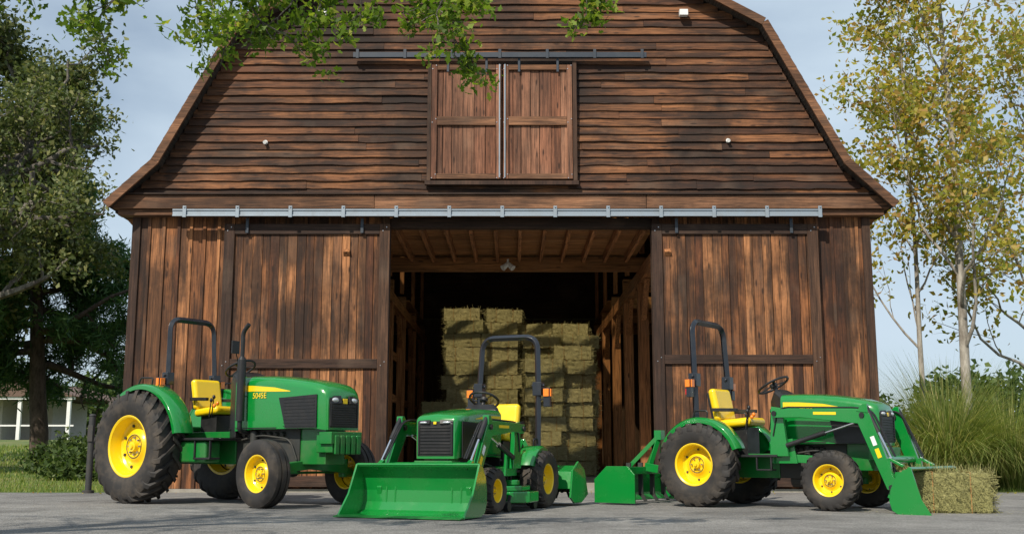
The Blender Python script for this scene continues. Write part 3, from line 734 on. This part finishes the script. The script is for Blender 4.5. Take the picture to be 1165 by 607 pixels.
    mb.obj('three_point_hitch',ENGINE,T,bevel=.004)
    if P.get('exhaust'):
        mb=MB(); x,y=P['exhaust']; mb.cyl((x,y,zb+.12),(x,y,1.74),.052,n=20); mb.cyl((x,y,1.74),(x,y,1.78),.052,.028,20)
        mb.tube(fillet([(x,y,1.76),(x,y,2.08),(x+.10,y-.0,2.17)],.08),.027,14); mb.tube(fillet([(x,y,zb+.14),(x,y,zb+.0),(x,y+.14,zb-.02)],.05),.03,12)
        mb.beam((x,y,1.3),(x,y+.15,1.3),.03,.01); mb.obj('exhaust_stack',BLACK,T,smooth=40)
        mb=MB(); 
        for s in(-1,1): mb.b(.62,1.12,s*.50-.12,s*.50+.12,.50,.76)
        mb.obj('side_tanks',GREEND,T,bevel=.03,seg=3)
        mb=MB(); mb.cyl((hx0-.15,-.16,cz+.1),(hx0-.1,-.26,cz+.28),.008,n=8); mb.box((hx0-.1,-.27,cz+.34),(.02,.12,.16)); mb.cyl((1.05,-.5,.76),(1.05,-.5,.80),.05,n=16)
        mb.obj('mirror_and_cap',BLACK,T,bevel=.005)
    return T

def bucket(T,x,W,tilt=0,d=.52,h=.5,z=.012,name='loader_bucket'):
    path=[(d,.0),(.14,.0),(.05,.035),(.005,.12),(0,.24),(.03,.37),(.09,.46),(.17,h)]
    mb=MB(); rt=Matrix.Rotation(tilt,3,'Y')
    def tr(px,pz): v=rt@Vector((px,0,pz)); return (x+v.x,z+v.z)
    t=.012
    for (a,b) in zip(path,path[1:]):
        A=Vector(a);B=Vector(b); dd=(B-A).normalized(); n=Vector((dd.y,-dd.x))*t; e=dd*.002
        mb.prism([tr(*(A-e)),tr(*(B+e)),tr(*(B+e+n)),tr(*(A-e+n))],-W/2,W/2)
    ep=path+[(d*.62,h*.42)]
    for s in(-1,1): mb.prism([tr(*p) for p in ep],s*W/2-.010,s*W/2+.010)
    a=tr(.15,h-.012); mb.tube([(a[0],-W/2,a[1]),(a[0],W/2,a[1])],.02,8)
    for s in(-1,1):
        for y in(s*W*.27-.05,s*W*.27+.05):
            mb.prism([tr(-.12,.12),tr(.02,.10),tr(.02,.42),tr(-.08,.40)],y-.008,y+.008)
    mb.obj(name,GREEN,T,bevel=.003,smooth=40)
    mb=MB(); A=tr(d-.02,.0);Bp=tr(d+.07,.0); mb.prism([(A[0],A[1]+.016),(Bp[0],Bp[1]+.004),(Bp[0],Bp[1]-.004),(A[0],A[1]-.003)],-W/2-.005,W/2+.005); mb.obj('cutting_edge',GREEND,T)
def loader(T,ya,xm,zp,knee,pin,zframe,wb,W,tilt=0,zb=.7,h=.5):
    mb=MB(); k=MB(); c=MB(); hz=MB()
    for s in(-1,1):
        y=s*ya; yin=s*(ya-.09)
        mb.prism([(xm-.10,zframe),(xm+.12,zframe),(xm+.06,zp+.06),(xm-.07,zp+.08)],min(yin,yin+s*.05),max(yin,yin+s*.05))
        mb.prism([(xm-.12,zframe-.08),(xm+.2,zframe-.08),(xm+.15,zframe+.2),(xm-.1,zframe+.16)],min(yin-s*.01,yin-s*.04),max(yin-s*.01,yin-s*.04))
        mb.beam((xm+.1,yin-s*.05,zframe-.02),(wb+.1,yin-s*.11,zframe-.06),.04,.09)
        mb.beam((xm,yin-s*.03,zframe),(xm,0,zframe-.03),.12,.08)
        kx,kz=knee; px,pz=pin
        h0,h1=.05,.065
        poly=[(xm-.05,zp+.045),(xm+.3*(kx-xm),zp+.3*(kz-zp)+.06),(kx-.06,kz+h1),(kx+.06,kz+.02),(px+.05,pz+.04),(px+.03,pz-.05),(px-.05,pz-.02),(kx-.07,kz-.09),(xm+.3*(kx-xm),zp+.3*(kz-zp)-.04),(xm-.03,zp-.05)]
        mb.prism(poly,min(y-.028,y+.028),max(y-.028,y+.028))
        for q in((xm,zp),(kx-.02,kz),(px,pz)): k.cyl((q[0],y-s*.05,q[1]),(q[0],y+s*.045,q[1]),.028,n=14)
        a=Vector((xm+.10,y-s*.055,zframe+.12)); b=Vector((kx-.14,y-s*.055,kz-.08)); m=a+(b-a)*.58
        k.cyl(a,m,.028,n=14); c.cyl(m,b,.014,n=10)
        b=Vector((px+.0,y,pz+.30)); a2=Vector((kx+.02,y,kz+.09)); m=a2+(b-a2)*.5
        mb.prism([(kx-.08,kz+.04),(kx+.05,kz+.02),(kx+.04,kz+.12),(kx-.01,kz+.12)],y-.035,y+.035)
        k.cyl(a2,m,.026,n=14); c.cyl(m,b,.014,n=10); mb.beam((px,y,pz),(px-.02,y,pz+.30),.05,.03)
        mb.beam((px-.02,y,pz+.30),(px+.13,y,pz+.22),.05,.03)
        for o in(0,.022):
            hz.tube(fillet([(xm-.05,y-s*(.035+o),zp-.25),(xm+.02,y-s*(.035+o),zp+.07),(kx-.1,y-s*(.035+o),kz+.085),(kx+.07,y-s*(.035+o),kz+.05),(px+.03,y-s*(.035+o),pz+.32)],.12),.009,6)
    t0=Vector((knee[0],0,knee[1])).lerp(Vector((pin[0],0,pin[1])),.62)
    mb.cyl((t0.x,-ya,t0.z),(t0.x,ya,t0.z),.042,n=16)
    mb.obj('loader_arms',GREEN,T,bevel=.006,smooth=35); k.obj('loader_cylinders',BLACK,T,smooth=35); c.obj('loader_rods',CHROME,T,smooth=35); hz.obj('hydraulic_hoses',BLACK,T,smooth=50)
    bucket(T,pin[0]+.02,W,tilt,h=h)
    mb=MB()
    for s in(-1,1):
        d=Vector((pin[0]-knee[0],0,pin[1]-knee[1])).normalized()
        for f,l,mi in((.30,.10,1),(.47,.10,0)):
            x=knee[0]+(pin[0]-knee[0])*f; z=knee[1]+(pin[1]-knee[1])*f
            mb.beam((x,s*(ya+.030),z),(x+d.x*l,s*(ya+.030),z+d.z*l),.003,.045,mi)
        x=xm+(knee[0]-xm)*.45; z=zp+(knee[1]-zp)*.45+.01; mb.beam((x,s*(ya+.030),z),(x+.26,s*(ya+.030),z+(knee[1]-zp)*.2),.003,.03,0)
    mb.obj('arm_decals',[YELLOW,WHITE],T)

T1=tractor('utility_tractor',(-4.27,14.62,.004),R(-35),dict(wb=2.25,rear=(.70,.40,1.50),front=(.385,.215,1.44),hood=(1.28,2.80,1.55,1.40,.88,.32),rrim=.37,frim=.205,lugs=23,lug=.042,flugs=20,rstyle='ag',fstyle='rib',floor=.80,seat=(.60,1.14),rops=(.06,.38,2.37),exhaust=(1.46,-.40),num='5045E',fcov=.10,steer=R(-4)))
mb=MB()
mb.b(2.58,2.84,-.22,.22,.62,.86); 
for i in range(5): mb.b(2.845,2.875,-.2+i*.09,-.13+i*.09,.60,.82)
mb.obj('front_weight_bracket',GREEND,T1,bevel=.012)
T2=tractor('compact_loader_tractor',(-.08,13.06,.004),R(-113),dict(wb=1.42,rear=(.325,.26,.86),front=(.235,.19,.90),hood=(.74,1.80,1.08,1.00,.56,.27),rrim=.165,frim=.115,lugs=18,lug=.02,flugs=18,rstyle='r4',fstyle='turf',floor=.43,seat=(.28,.80),rops=(-.08,.38,2.0),num='1025R',fa0=25,fcov=.2))
loader(T2,.50,.72,.88,(1.62,.88),(2.02,.24),.45,1.42,1.36,zb=.56)
mb=MB(); dk=[(.38,-.45),(.5,-.62),(.85,-.66),(1.02,-.5),(1.06,0),(1.02,.5),(.85,.66),(.5,.62),(.38,.45)]
mb.prismz(dk,.09,.21); mb.prismz([(x*.9+.07,y*.85) for x,y in dk],.21,.27)
for y in(-.38,0,.38): mb.cyl((.7,y,.27),(.7,y,.33),.09,n=18)
mb.obj('mower_deck',GREEN,T2,bevel=.015)
mb=MB()
for x in(.36,1.1):
    for y in(-.5,.5): mb.cyl((x,y-.025,.06),(x,y+.025,.06),.055,n=16); mb.beam((x,y,.06),(x+(.07 if x<.5 else -.07),y,.17),.03,.02)
mb.obj('deck_gauge_wheels',BLACK,T2,smooth=35)
T3=tractor('compact_loader_tractor',(2.545,13.55,.004),R(-38),dict(wb=1.60,rear=(.485,.31,1.14),front=(.325,.22,1.12),hood=(.92,2.04,1.28,1.16,.70,.28),rrim=.235,frim=.165,lugs=20,lug=.028,flugs=20,rstyle='r4',fstyle='r4',floor=.60,seat=(.28,.97),rops=(-.08,.43,2.22),num='3038E',fa0=20,fcov=.1))
loader(T3,.50,.95,1.06,(1.98,1.02),(2.24,.26),.58,1.60,1.52,tilt=R(12),zb=.7)
def boxblade(T,x,W,Z=.0):
    mb=MB()
    for s in(-1,1):
        y=s*W/2; mb.prism([(x+.28,Z+.02),(x-.30,Z+.02),(x-.30,Z+.30),(x-.12,Z+.46),(x+.18,Z+.46),(x+.28,Z+.36)],y-.012,y+.012)
    path=[(x-.16,.03),(x-.22,.12),(x-.22,.3),(x-.15,.42)]
    for a,b in zip(path,path[1:]): mb.beam((a[0],0,a[1]),(b[0],0,b[1]),W-.03,.015,0)
    mb.b(x+.02,x+.12,-W/2+.013,W/2-.013,Z+.36,Z+.45)
    for y in(-.22,.22):
        mb.beam((x+.1,y,.45),(x+.28,y*.9,.42),.02,.1); mb.beam((x+.12,y*.6,.45),(x+.2,0,.86),.018,.06); mb.beam((x-.15,y,.43),(x+.2,y*.1,.84),.018,.05)
    mb.b(x+.14,x+.24,-.05,.05,.78,.9)
    mb.obj('box_blade',GREEN,T,bevel=.004)
    m=MB()
    for i in range(5): y=-W/2+.2+i*(W-.4)/4; m.b(x+.04,x+.1,y-.012,y+.012,.1,.5); m.prism([(x+.04,.12),(x+.10,.12),(x+.16,.03),(x+.12,.03)],y-.012,y+.012)
    m.obj('scarifier_teeth',ENGINE,T)
boxblade(T3,-1.05,1.5)
def tiller(T,x,W):
    mb=MB(); mb.prism([(x+.25,.20),(x+.18,.40),(x,.47),(x-.2,.40),(x-.32,.16),(x-.30,.14),(x-.18,.36),(x,.44),(x+.16,.37),(x+.22,.20)],-W/2,W/2)
    for s in(-1,1): mb.prism([(x+.28,.10),(x+.2,.42),(x,.52),(x-.22,.42),(x-.34,.12),(x-.1,.03),(x+.15,.03)],s*W/2-.012,s*W/2+.012)
    for y in(-.15,.15): mb.beam((x+.1,y,.45),(x+.16,0,.78),.02,.05); mb.beam((x-.1,y,.45),(x+.16,0,.76),.02,.04)
    mb.cyl((x,-.14,.5),(x,.14,.5),.08,n=14)
    mb.obj('rotary_tiller',GREEN,T,bevel=.005)
    m=MB(); m.cyl((x,-W/2,.2),(x,W/2,.2),.03,n=10)
    for i in range(14):
        y=-W/2+.06+i*(W-.12)/13
        for k in range(3):
            a=k*2.09+i*.5; m.beam((x,y,.2),(x+.16*math.cos(a),y,.2+.16*math.sin(a)),.03,.012)
    m.obj('tiller_tines',ENGINE,T)
tiller(T2,-.70,1.30)

# ------------------------------------------------------------------ trees
def tree(name,base,H,r0,seed,nch=(8,6,5,4),ratio=(.55,.55,.5,.5),ang=(40,65),wob=.25,up=.12,lean=(0,0),bark=None,leafm=None,k=10,spread=.22,size=.12,shape='leaf',start=.3,lower=.0,droop=0,leaflv=3,trunkwob=.08,sides=(12,8,5,4,3),zmin=0,rk=.55,keep=1.):
    g=random.Random(seed); T=empty(name,base); mb=MB(); LP=[]
    lv=len(nch)
    def branch(p,d,L,r,l):
        n=[10,7,5,4,3][l]; pts=[p.copy()]; rad=[r]; dirs=[d.copy()]
        for i in range(n):
            w=trunkwob if l==0 else wob
            d=(d+Vector((g.gauss(0,w),g.gauss(0,w),g.gauss(0,w)+(up if l else .05)))).normalized(); p=p+d*L/n
            pts.append(p.copy()); rad.append(r*(1-.72*(i+1)/n)); dirs.append(d.copy())
        mb.tube(pts,rad,sides[l],cap=False)
        if l>=leaflv-1:
            LP.extend([q for q in pts[1:] if q.z>zmin])
        if l<lv:
            nc=nch[l]
            for c in range(nc):
                f=(start if l==0 else .25)+(1-(start if l==0 else .25))*(c+g.random())/nc
                i=min(n-1,int(f*n)); q=pts[i].lerp(pts[i+1],f*n-i)
                if l>=1 and (q.z<zmin-.3 or g.random()>keep): continue
                a=R(g.uniform(*ang)); ax=dirs[i].orthogonal(); ax.rotate(Matrix.Rotation(g.uniform(0,2*math.pi),3,dirs[i]))
                dd=dirs[i].copy(); dd.rotate(Matrix.Rotation(a,3,ax)); 
                if l==0 : dd=(dd+Vector((0,0,lower))).normalized()
                sh=(1-.45*f) if l==0 else (1-.3*f)
                branch(q,dd,L*ratio[l]*sh*g.uniform(.75,1.2),max(.004,rad[i]*rk),l+1)
    branch(Vector((0,0,-.1)),Vector((lean[0],lean[1],1)).normalized(),H,r0,0)
    mb.obj('trunk_and_limbs',bark,T,smooth=70,recalc=False)
    pts=np.array([tuple(q) for q in LP]); leaves('foliage',pts,k,spread,size,leafm,T,seed,shape,droop)
    return T
def barkmat(name,c1,c2,sc=6):
    m,t,p,o=newmat(name); tc=t.n('ShaderNodeTexCoord'); mp=t.n('ShaderNodeMapping',Scale=(sc,sc,sc*.35),Vector=tc.outputs['Object'])
    n=t.n('ShaderNodeTexNoise',Scale=1.5,Detail=8,Roughness=.7,Vector=mp.outputs[0]); t.set(p,'Base Color',t.ramp(n.outputs[0],[(.38,c1),(.6,c2)])); p.inputs['Roughness'].default_value=.9
    t.set(p,'Normal',t.n('ShaderNodeBump',Strength=.8,Distance=.04,Height=n.outputs[0]).outputs[0]); return m
OAKB=barkmat('oak_bark',(.06,.05,.043),(.20,.18,.15)); SYCB=barkmat('sycamore_bark',(.16,.14,.115),(.40,.37,.32),3); PINEB=barkmat('pine_bark',(.04,.028,.02),(.11,.08,.06))
OAKL=leafmat('oak_leaf',[(0,(.045,.065,.02)),(.4,(.09,.12,.035)),(.75,(.15,.17,.055)),(1,(.25,.24,.09))],.3)
PINEL=leafmat('pine_needle',[(0,(.03,.08,.025)),(.5,(.06,.14,.045)),(1,(.12,.21,.06))],.25)
SYCL=leafmat('sycamore_leaf',[(0,(.16,.20,.03)),(.35,(.32,.31,.05)),(.65,(.46,.36,.07)),(.85,(.38,.20,.06)),(1,(.58,.48,.16))],.5)
SHRL=leafmat('shrub_leaf',[(0,(.03,.055,.015)),(.6,(.07,.115,.03)),(1,(.13,.17,.05))])
NEARL=leafmat('near_leaf',[(0,(.06,.11,.012)),(.5,(.12,.20,.018)),(.85,(.22,.30,.03)),(1,(.33,.33,.06))],.5)
tree('oak_tree',(-12.9,26,terrain(-13,26)),10.4,.42,12,nch=(12,7,5,4),ratio=(.60,.50,.5,.5),ang=(45,75),wob=.32,lean=(.0,0),bark=OAKB,leafm=OAKL,k=7,spread=.18,size=.14,start=.22,trunkwob=.13,leaflv=4,lower=.1,zmin=3.9,rk=.66,keep=.84)
tree('oak_tree',(-16.9,31,terrain(-18,30)),11.0,.42,31,nch=(11,7,5,4),ratio=(.50,.52,.5,.5),ang=(45,75),wob=.3,bark=OAKB,leafm=OAKL,k=6,spread=.24,size=.19,start=.28,leaflv=4,zmin=3.4,rk=.62,keep=.82)
tree('pine_tree',(-14.0,33,terrain(-14,33)),10,.28,5,nch=(30,7,4),ratio=(.38,.42,.5),ang=(75,98),wob=.14,up=-.03,bark=PINEB,leafm=PINEL,k=20,spread=.16,size=.24,shape='needle',start=.27,leaflv=3,trunkwob=.03,zmin=1.9)
tree('sycamore_tree',(8.25,20,.02),11.5,.10,8,nch=(18,6,5),ratio=(.32,.5,.5),ang=(30,58),wob=.16,up=.1,bark=SYCB,leafm=SYCL,k=4,spread=.15,size=.125,start=.2,leaflv=3,trunkwob=.02,rk=.45,keep=.88)
tree('sycamore_tree',(7.75,20.9,.02),9.5,.06,18,nch=(14,6,4),ratio=(.31,.5,.5),ang=(30,58),wob=.16,up=.1,bark=SYCB,leafm=SYCL,k=4,spread=.15,size=.125,start=.25,leaflv=3,trunkwob=.025,rk=.45,keep=.86)
tree('sycamore_tree',(11.2,23,.1),10.5,.10,28,nch=(15,6,4),ratio=(.33,.5,.5),ang=(30,58),wob=.16,up=.08,bark=SYCB,leafm=SYCL,k=4,spread=.16,size=.135,start=.12,leaflv=3,trunkwob=.03,rk=.45,keep=.86)

def near_oak():
    T=empty('oak_tree',(-6.2,5.4,0)); mb=MB(); g=random.Random(4); LP=[]; o=Vector((-6.2,5.4,0))
    W=lambda x,y,z:Vector((x,y,z))-o
    mb.tube([W(-6.2,5.4,-.1),W(-6.1,5.5,1.2),W(-6.2,5.3,2.6),W(-6.0,5.6,4.2),W(-6.3,5.2,6.5)],[.34,.27,.24,.18,.05],12)
    limb=[W(-6.05,5.5,3.3),W(-5.0,6.0,4.05),W(-4.0,6.6,4.15),W(-3.0,7.0,4.0),W(-2.0,7.1,3.95),W(-1.0,7.3,3.90),W(0,7.2,3.95),W(.9,7.3,3.9)]
    mb.tube(limb,[.12,.10,.08,.06,.045,.03,.02,.008],8)
    def twig(p,d,L,r,l):
        n=5; pts=[p]
        for i in range(n):
            d=(d+Vector((g.gauss(0,.26),g.gauss(0,.26),g.gauss(0,.18)-.02))).normalized(); p=p+d*L/n; pts.append(p)
            if l>=1: LP.append(p)
        mb.tube(pts,[r*(1-.8*i/n) for i in range(n+1)],4,cap=False)
        if l<2:
            for c in range(4 if l==0 else 3): 
                q=pts[g.randint(1,n)]; dd=(d+Vector((g.gauss(0,.9),g.gauss(0,.8),g.gauss(0,.35)))).normalized(); twig(q,dd,L*g.uniform(.35,.6),r*.5,l+1)
    for x,dn,L in [(-3.1,-.4,.5),(-2.85,-.5,.5),(-2.6,-.7,.6),(-2.35,-.95,.78),(-2.15,-1.0,.85),(-1.95,-.8,.68),(-1.75,-.5,.45),(-1.55,-.6,.42),(-1.35,-.7,.42),(-1.1,-.7,.42),(-.9,-.7,.4),(-.55,-.85,.5),(-.40,-.95,.58),(-.2,-.6,.38),(.5,-.9,.3),(-3.4,-.2,.6),(-2.5,-.3,.5)]:
        best=min(range(len(limb)-1),key=lambda i:abs((limb[i].x+limb[i+1].x)/2+o.x-x)); p=limb[best].lerp(limb[best+1],.5); p.x=x-o.x
        twig(p,Vector((g.uniform(-.1,.7),g.uniform(-.4,.4),dn)).normalized(),L,.012,0)
    for i in range(16):
        a=g.uniform(0,6.28); p=W(-6.2,5.3,4.4+i*.13); twig(p,Vector((math.cos(a),math.sin(a)*.8,.5)).normalized(),1.6,.03,0)
    mb.obj('trunk_and_limbs',OAKB,T,smooth=70,recalc=False)
    leaves('foliage',np.array([tuple(p) for p in LP]),3,.035,.06,NEARL,T,3,'lobed')
near_oak()

def shrub(name,c,r,n,size,mat,seed,shape='leaf'):
    g=np.random.default_rng(seed); T=empty(name,c); d=g.normal(0,1,(n,3)); d/=np.linalg.norm(d,axis=1)[:,None]
    d[:,2]=np.abs(d[:,2]); rad=g.uniform(.55,1.05,n)**.6
    bump=np.array([1+.35*noise.noise((float(a)*2.3+seed,float(b)*2.3,float(cc)*2.3)) for a,b,cc in d])
    P=d*(rad*bump)[:,None]*np.array(r); leaves('foliage',P,5,size*.9,size,mat,T,seed,shape)
    mb=MB(); gg=random.Random(seed)
    for i in range(9):
        a=gg.uniform(0,6.28); mb.tube([(0,0,-.1),(math.cos(a)*r[0]*.3,math.sin(a)*r[1]*.3,r[2]*.45),(math.cos(a)*r[0]*.6,math.sin(a)*r[1]*.6,r[2]*.8)],[.04,.025,.008],5,cap=False)
    mb.obj('stems',OAKB,T,recalc=False); return T
for i,(x,y,r) in enumerate([(-9.3,24.5,(.9,.8,.6)),(-10.7,27,(1.0,.8,.7)),(-9.3,31,(1.4,1.2,2.2)),(10.6,27,(2.0,1.4,2.0)),(13.5,28,(2.2,1.5,2.4)),(8.6,27,(1.5,1.2,2.0)),(10.9,20.4,(1.2,1.,1.2))]):
    shrub('shrub',(x,y,terrain(x,y)),r,700,.13,SHRL,40+i)
def treeline():
    T=empty('distant_tree_line',(0,0,0)); g=np.random.default_rng(9); P=[]
    for cx in list(np.arange(-75,-12,3.4))+list(np.arange(12,75,3.4)):
        y=78+g.uniform(-9,9); h=g.uniform(4,7); w=g.uniform(2.4,3.6); n=300
        d=g.normal(0,1,(n,3)); d/=np.linalg.norm(d,axis=1)[:,None]; rr=g.uniform(.5,1,n)[:,None]
        P.append(d*rr*np.array([w,w,h*.5])+np.array([cx,y,terrain(cx,y)+h*.48]))
    leaves('foliage',np.concatenate(P),4,.3,.55,SHRL,T,5)
treeline()

PAM=leafmat('pampas_blade',[(0,(.10,.15,.03)),(.5,(.20,.25,.06)),(.85,(.34,.34,.11)),(1,(.52,.44,.2))],.4)
def pampas(c,n,Hh,seed,rb=.3,name='pampas_grass_clump'):
    g=np.random.default_rng(seed); T=empty(name,c); S=6; V=[]
    for i in range(n):
        a=g.uniform(0,2*math.pi); b=g.uniform(0,rb); L=Hh*g.uniform(.75,1.35); out=g.uniform(.15,1.15); w=g.uniform(.005,.011)
        p=np.array([math.cos(a)*b,math.sin(a)*b,0]); dr=np.array([math.cos(a+g.normal(0,.3)),math.sin(a+g.normal(0,.3)),0]); sd=np.array([-dr[1],dr[0],0])*w
        th=R(84)-out*.45; prev=None
        for s in range(S+1):
            ww=sd*(1-s/(S+.3)); q=(p-ww,p+ww)
            if prev is not None: V+= [prev[0],prev[1],q[1],q[0]]
            prev=q; p=p+(dr*math.cos(th)+np.array([0,0,1])*math.sin(th))*L/S; th-=out*.42*(.5+s/S)
    mesh_np('blades',np.array(V),4,PAM,T); return T
pampas((7.3,18.7,0),3000,1.9,1); pampas((8.45,18.9,0),2000,1.7,2); pampas((6.7,18.3,0),700,.95,3,.2)

def lawn():
    g=np.random.default_rng(3); n=60000; x=g.uniform(-26,-6.6,n); y=18.0+(g.uniform(0,1,n)**1.7)*26
    m2=g.random(n)<.15; x=np.where(m2,g.uniform(6.5,15,n),x); y=np.where(m2,18.1+g.uniform(0,5,n),y)
    h=g.uniform(.03,.10,n)*(1+(y-18)*.02); a=g.uniform(0,6.28,n); z=np.array([terrain(float(a_),float(b_)) for a_,b_ in zip(x,y)])
    w=.006*(1+(y-18)*.12); dx=np.cos(a)*w; dy=np.sin(a)*w; lx=g.normal(0,.03,n); ly=g.normal(0,.03,n)
    V=np.stack([np.stack([x-dx,y-dy,z-.01],1),np.stack([x+dx,y+dy,z-.01],1),np.stack([x+lx,y+ly,z+h],1)],1).reshape(-1,3)
    mesh_np('lawn_grass',V,3,leafmat('grass_blade',[(0,(.08,.15,.025)),(.5,(.16,.24,.04)),(.85,(.27,.30,.07)),(1,(.38,.33,.14))],.3))
    n=70; x=g.uniform(-9,9.5,n); y=g.normal(17.4,.3,n).clip(16,17.8); P=np.stack([x,y,np.full(n,.016)],1)
    leaves('fallen_leaves',P,1,.004,.035,SYCL,None,8,'lobed'); 
    n=1500; x=g.uniform(-8,9,n); y=g.uniform(9,17.5,n); s=g.uniform(.002,.006,n)
    tet=[(1,0,0),(-.5,.87,0),(-.5,-.87,0),(0,0,1.1)]; V=[]
    for X,Y,S in zip(x,y,s):
        q=[np.array([X+S*a,Y+S*b,.004+S*c]) for a,b,c in tet]
        for f in((0,1,3),(1,2,3),(2,0,3)): V+=[q[i] for i in f]
    mesh_np('gravel_grit',np.array(V),3,simple('grit',(.22,.2,.18),.9))
lawn()

mb=MB(); mb.cyl((0,0,0),(0,0,1.2),.05,n=16); mb.cyl((0,0,1.2),(0,0,1.23),.06,.03,16); mb.cyl((0,0,0),(0,0,.05),.09,n=16); mb.b(-.04,.04,-.07,-.05,.8,1.05)
mb.obj('utility_post',simple('post_paint',(.03,.03,.03),.6),loc=(-6.62,17.5,0),bevel=.003)

def house():
    x0=-27.6;y=60;z=terrain(x0,y); H=empty('porch_house',(x0,y,z-.1)); mb=MB()
    mb.b(-9,0,0,7,0,2.3); mb.b(0,1.9,2,7,0,2.3); mb.obj('walls',simple('stucco',(.5,.47,.42),.8),H)
    mb=MB(); mb.prism([(-9.4,2.35),(4.6,2.35),(4.2,2.5),(1.5,3.3),(-9,3.6)],-1.8,7.6); mb.obj('roof',simple('roof_tile',(.13,.08,.06),.8),H)
    mb=MB()
    for x in(-6,-3.5,-1,1.6,4.2): mb.b(x-.09,x+.09,-1.6,-1.42,0,2.34)
    mb.b(-9,4.5,-1.7,-1.5,2.2,2.34); mb.b(-9,4.5,-1.55,-1.5,.8,.88); mb.obj('porch_posts',WHITE,H)
    mb=MB()
    for x in(-7,-4.5,-2): mb.b(x-.5,x+.5,-.03,.02,.9,1.9)
    mb.obj('windows',simple('glass_dark',(.02,.025,.03),.1),H)
house()

# ------------------------------------------------------------------ light / sky / camera
AZ=(-.50,-.87); EL=R(43); az=math.atan2(AZ[0],AZ[1])
w=bpy.data.worlds.new('World'); scene.world=w; w.use_nodes=True; nt=w.node_tree
for n in list(nt.nodes): nt.nodes.remove(n)
t=NT(nt); out=t.n('ShaderNodeOutputWorld'); bg=t.n('ShaderNodeBackground',Strength=.1)
sky=t.n('ShaderNodeTexSky',{'sky_type':'NISHITA','sun_disc':False,'sun_elevation':EL,'sun_rotation':az%(2*math.pi),'dust_density':1.0,'ozone_density':1.5})
tc=t.n('ShaderNodeTexCoord'); mp=t.n('ShaderNodeMapping',Scale=(1,1,2.6),Vector=tc.outputs['Generated'])
cl=t.n('ShaderNodeTexNoise',Scale=2.2,Detail=8,Roughness=.5,Distortion=.3,Vector=mp.outputs[0])
f=t.ramp(cl.outputs[0],[(.34,.35),(.62,.92)])
c=t.mix(f,sky.outputs[0],(6.3,7.6,8.8)); t.set(bg,'Color',c); nt.links.new(bg.outputs[0],out.inputs[0])
sd=bpy.data.lights.new('sun','SUN'); sd.energy=5.0; sd.angle=R(.55); sd.color=(1,.92,.79); so=bpy.data.objects.new('sun',sd); COL.objects.link(so)
h=math.hypot(*AZ); S=Vector((AZ[0]/h*math.cos(EL),AZ[1]/h*math.cos(EL),math.sin(EL))); so.rotation_euler=S.to_track_quat('Z','Y').to_euler()
cam=bpy.data.cameras.new('camera'); co=bpy.data.objects.new('camera',cam); COL.objects.link(co); co.location=(0,0,.62); co.rotation_euler=(R(99.6),0,0); cam.lens=38.63; cam.clip_end=3000; cam.clip_start=.05
scene.camera=co
scene.view_settings.view_transform='Standard'; scene.view_settings.look='None'; scene.view_settings.exposure=0
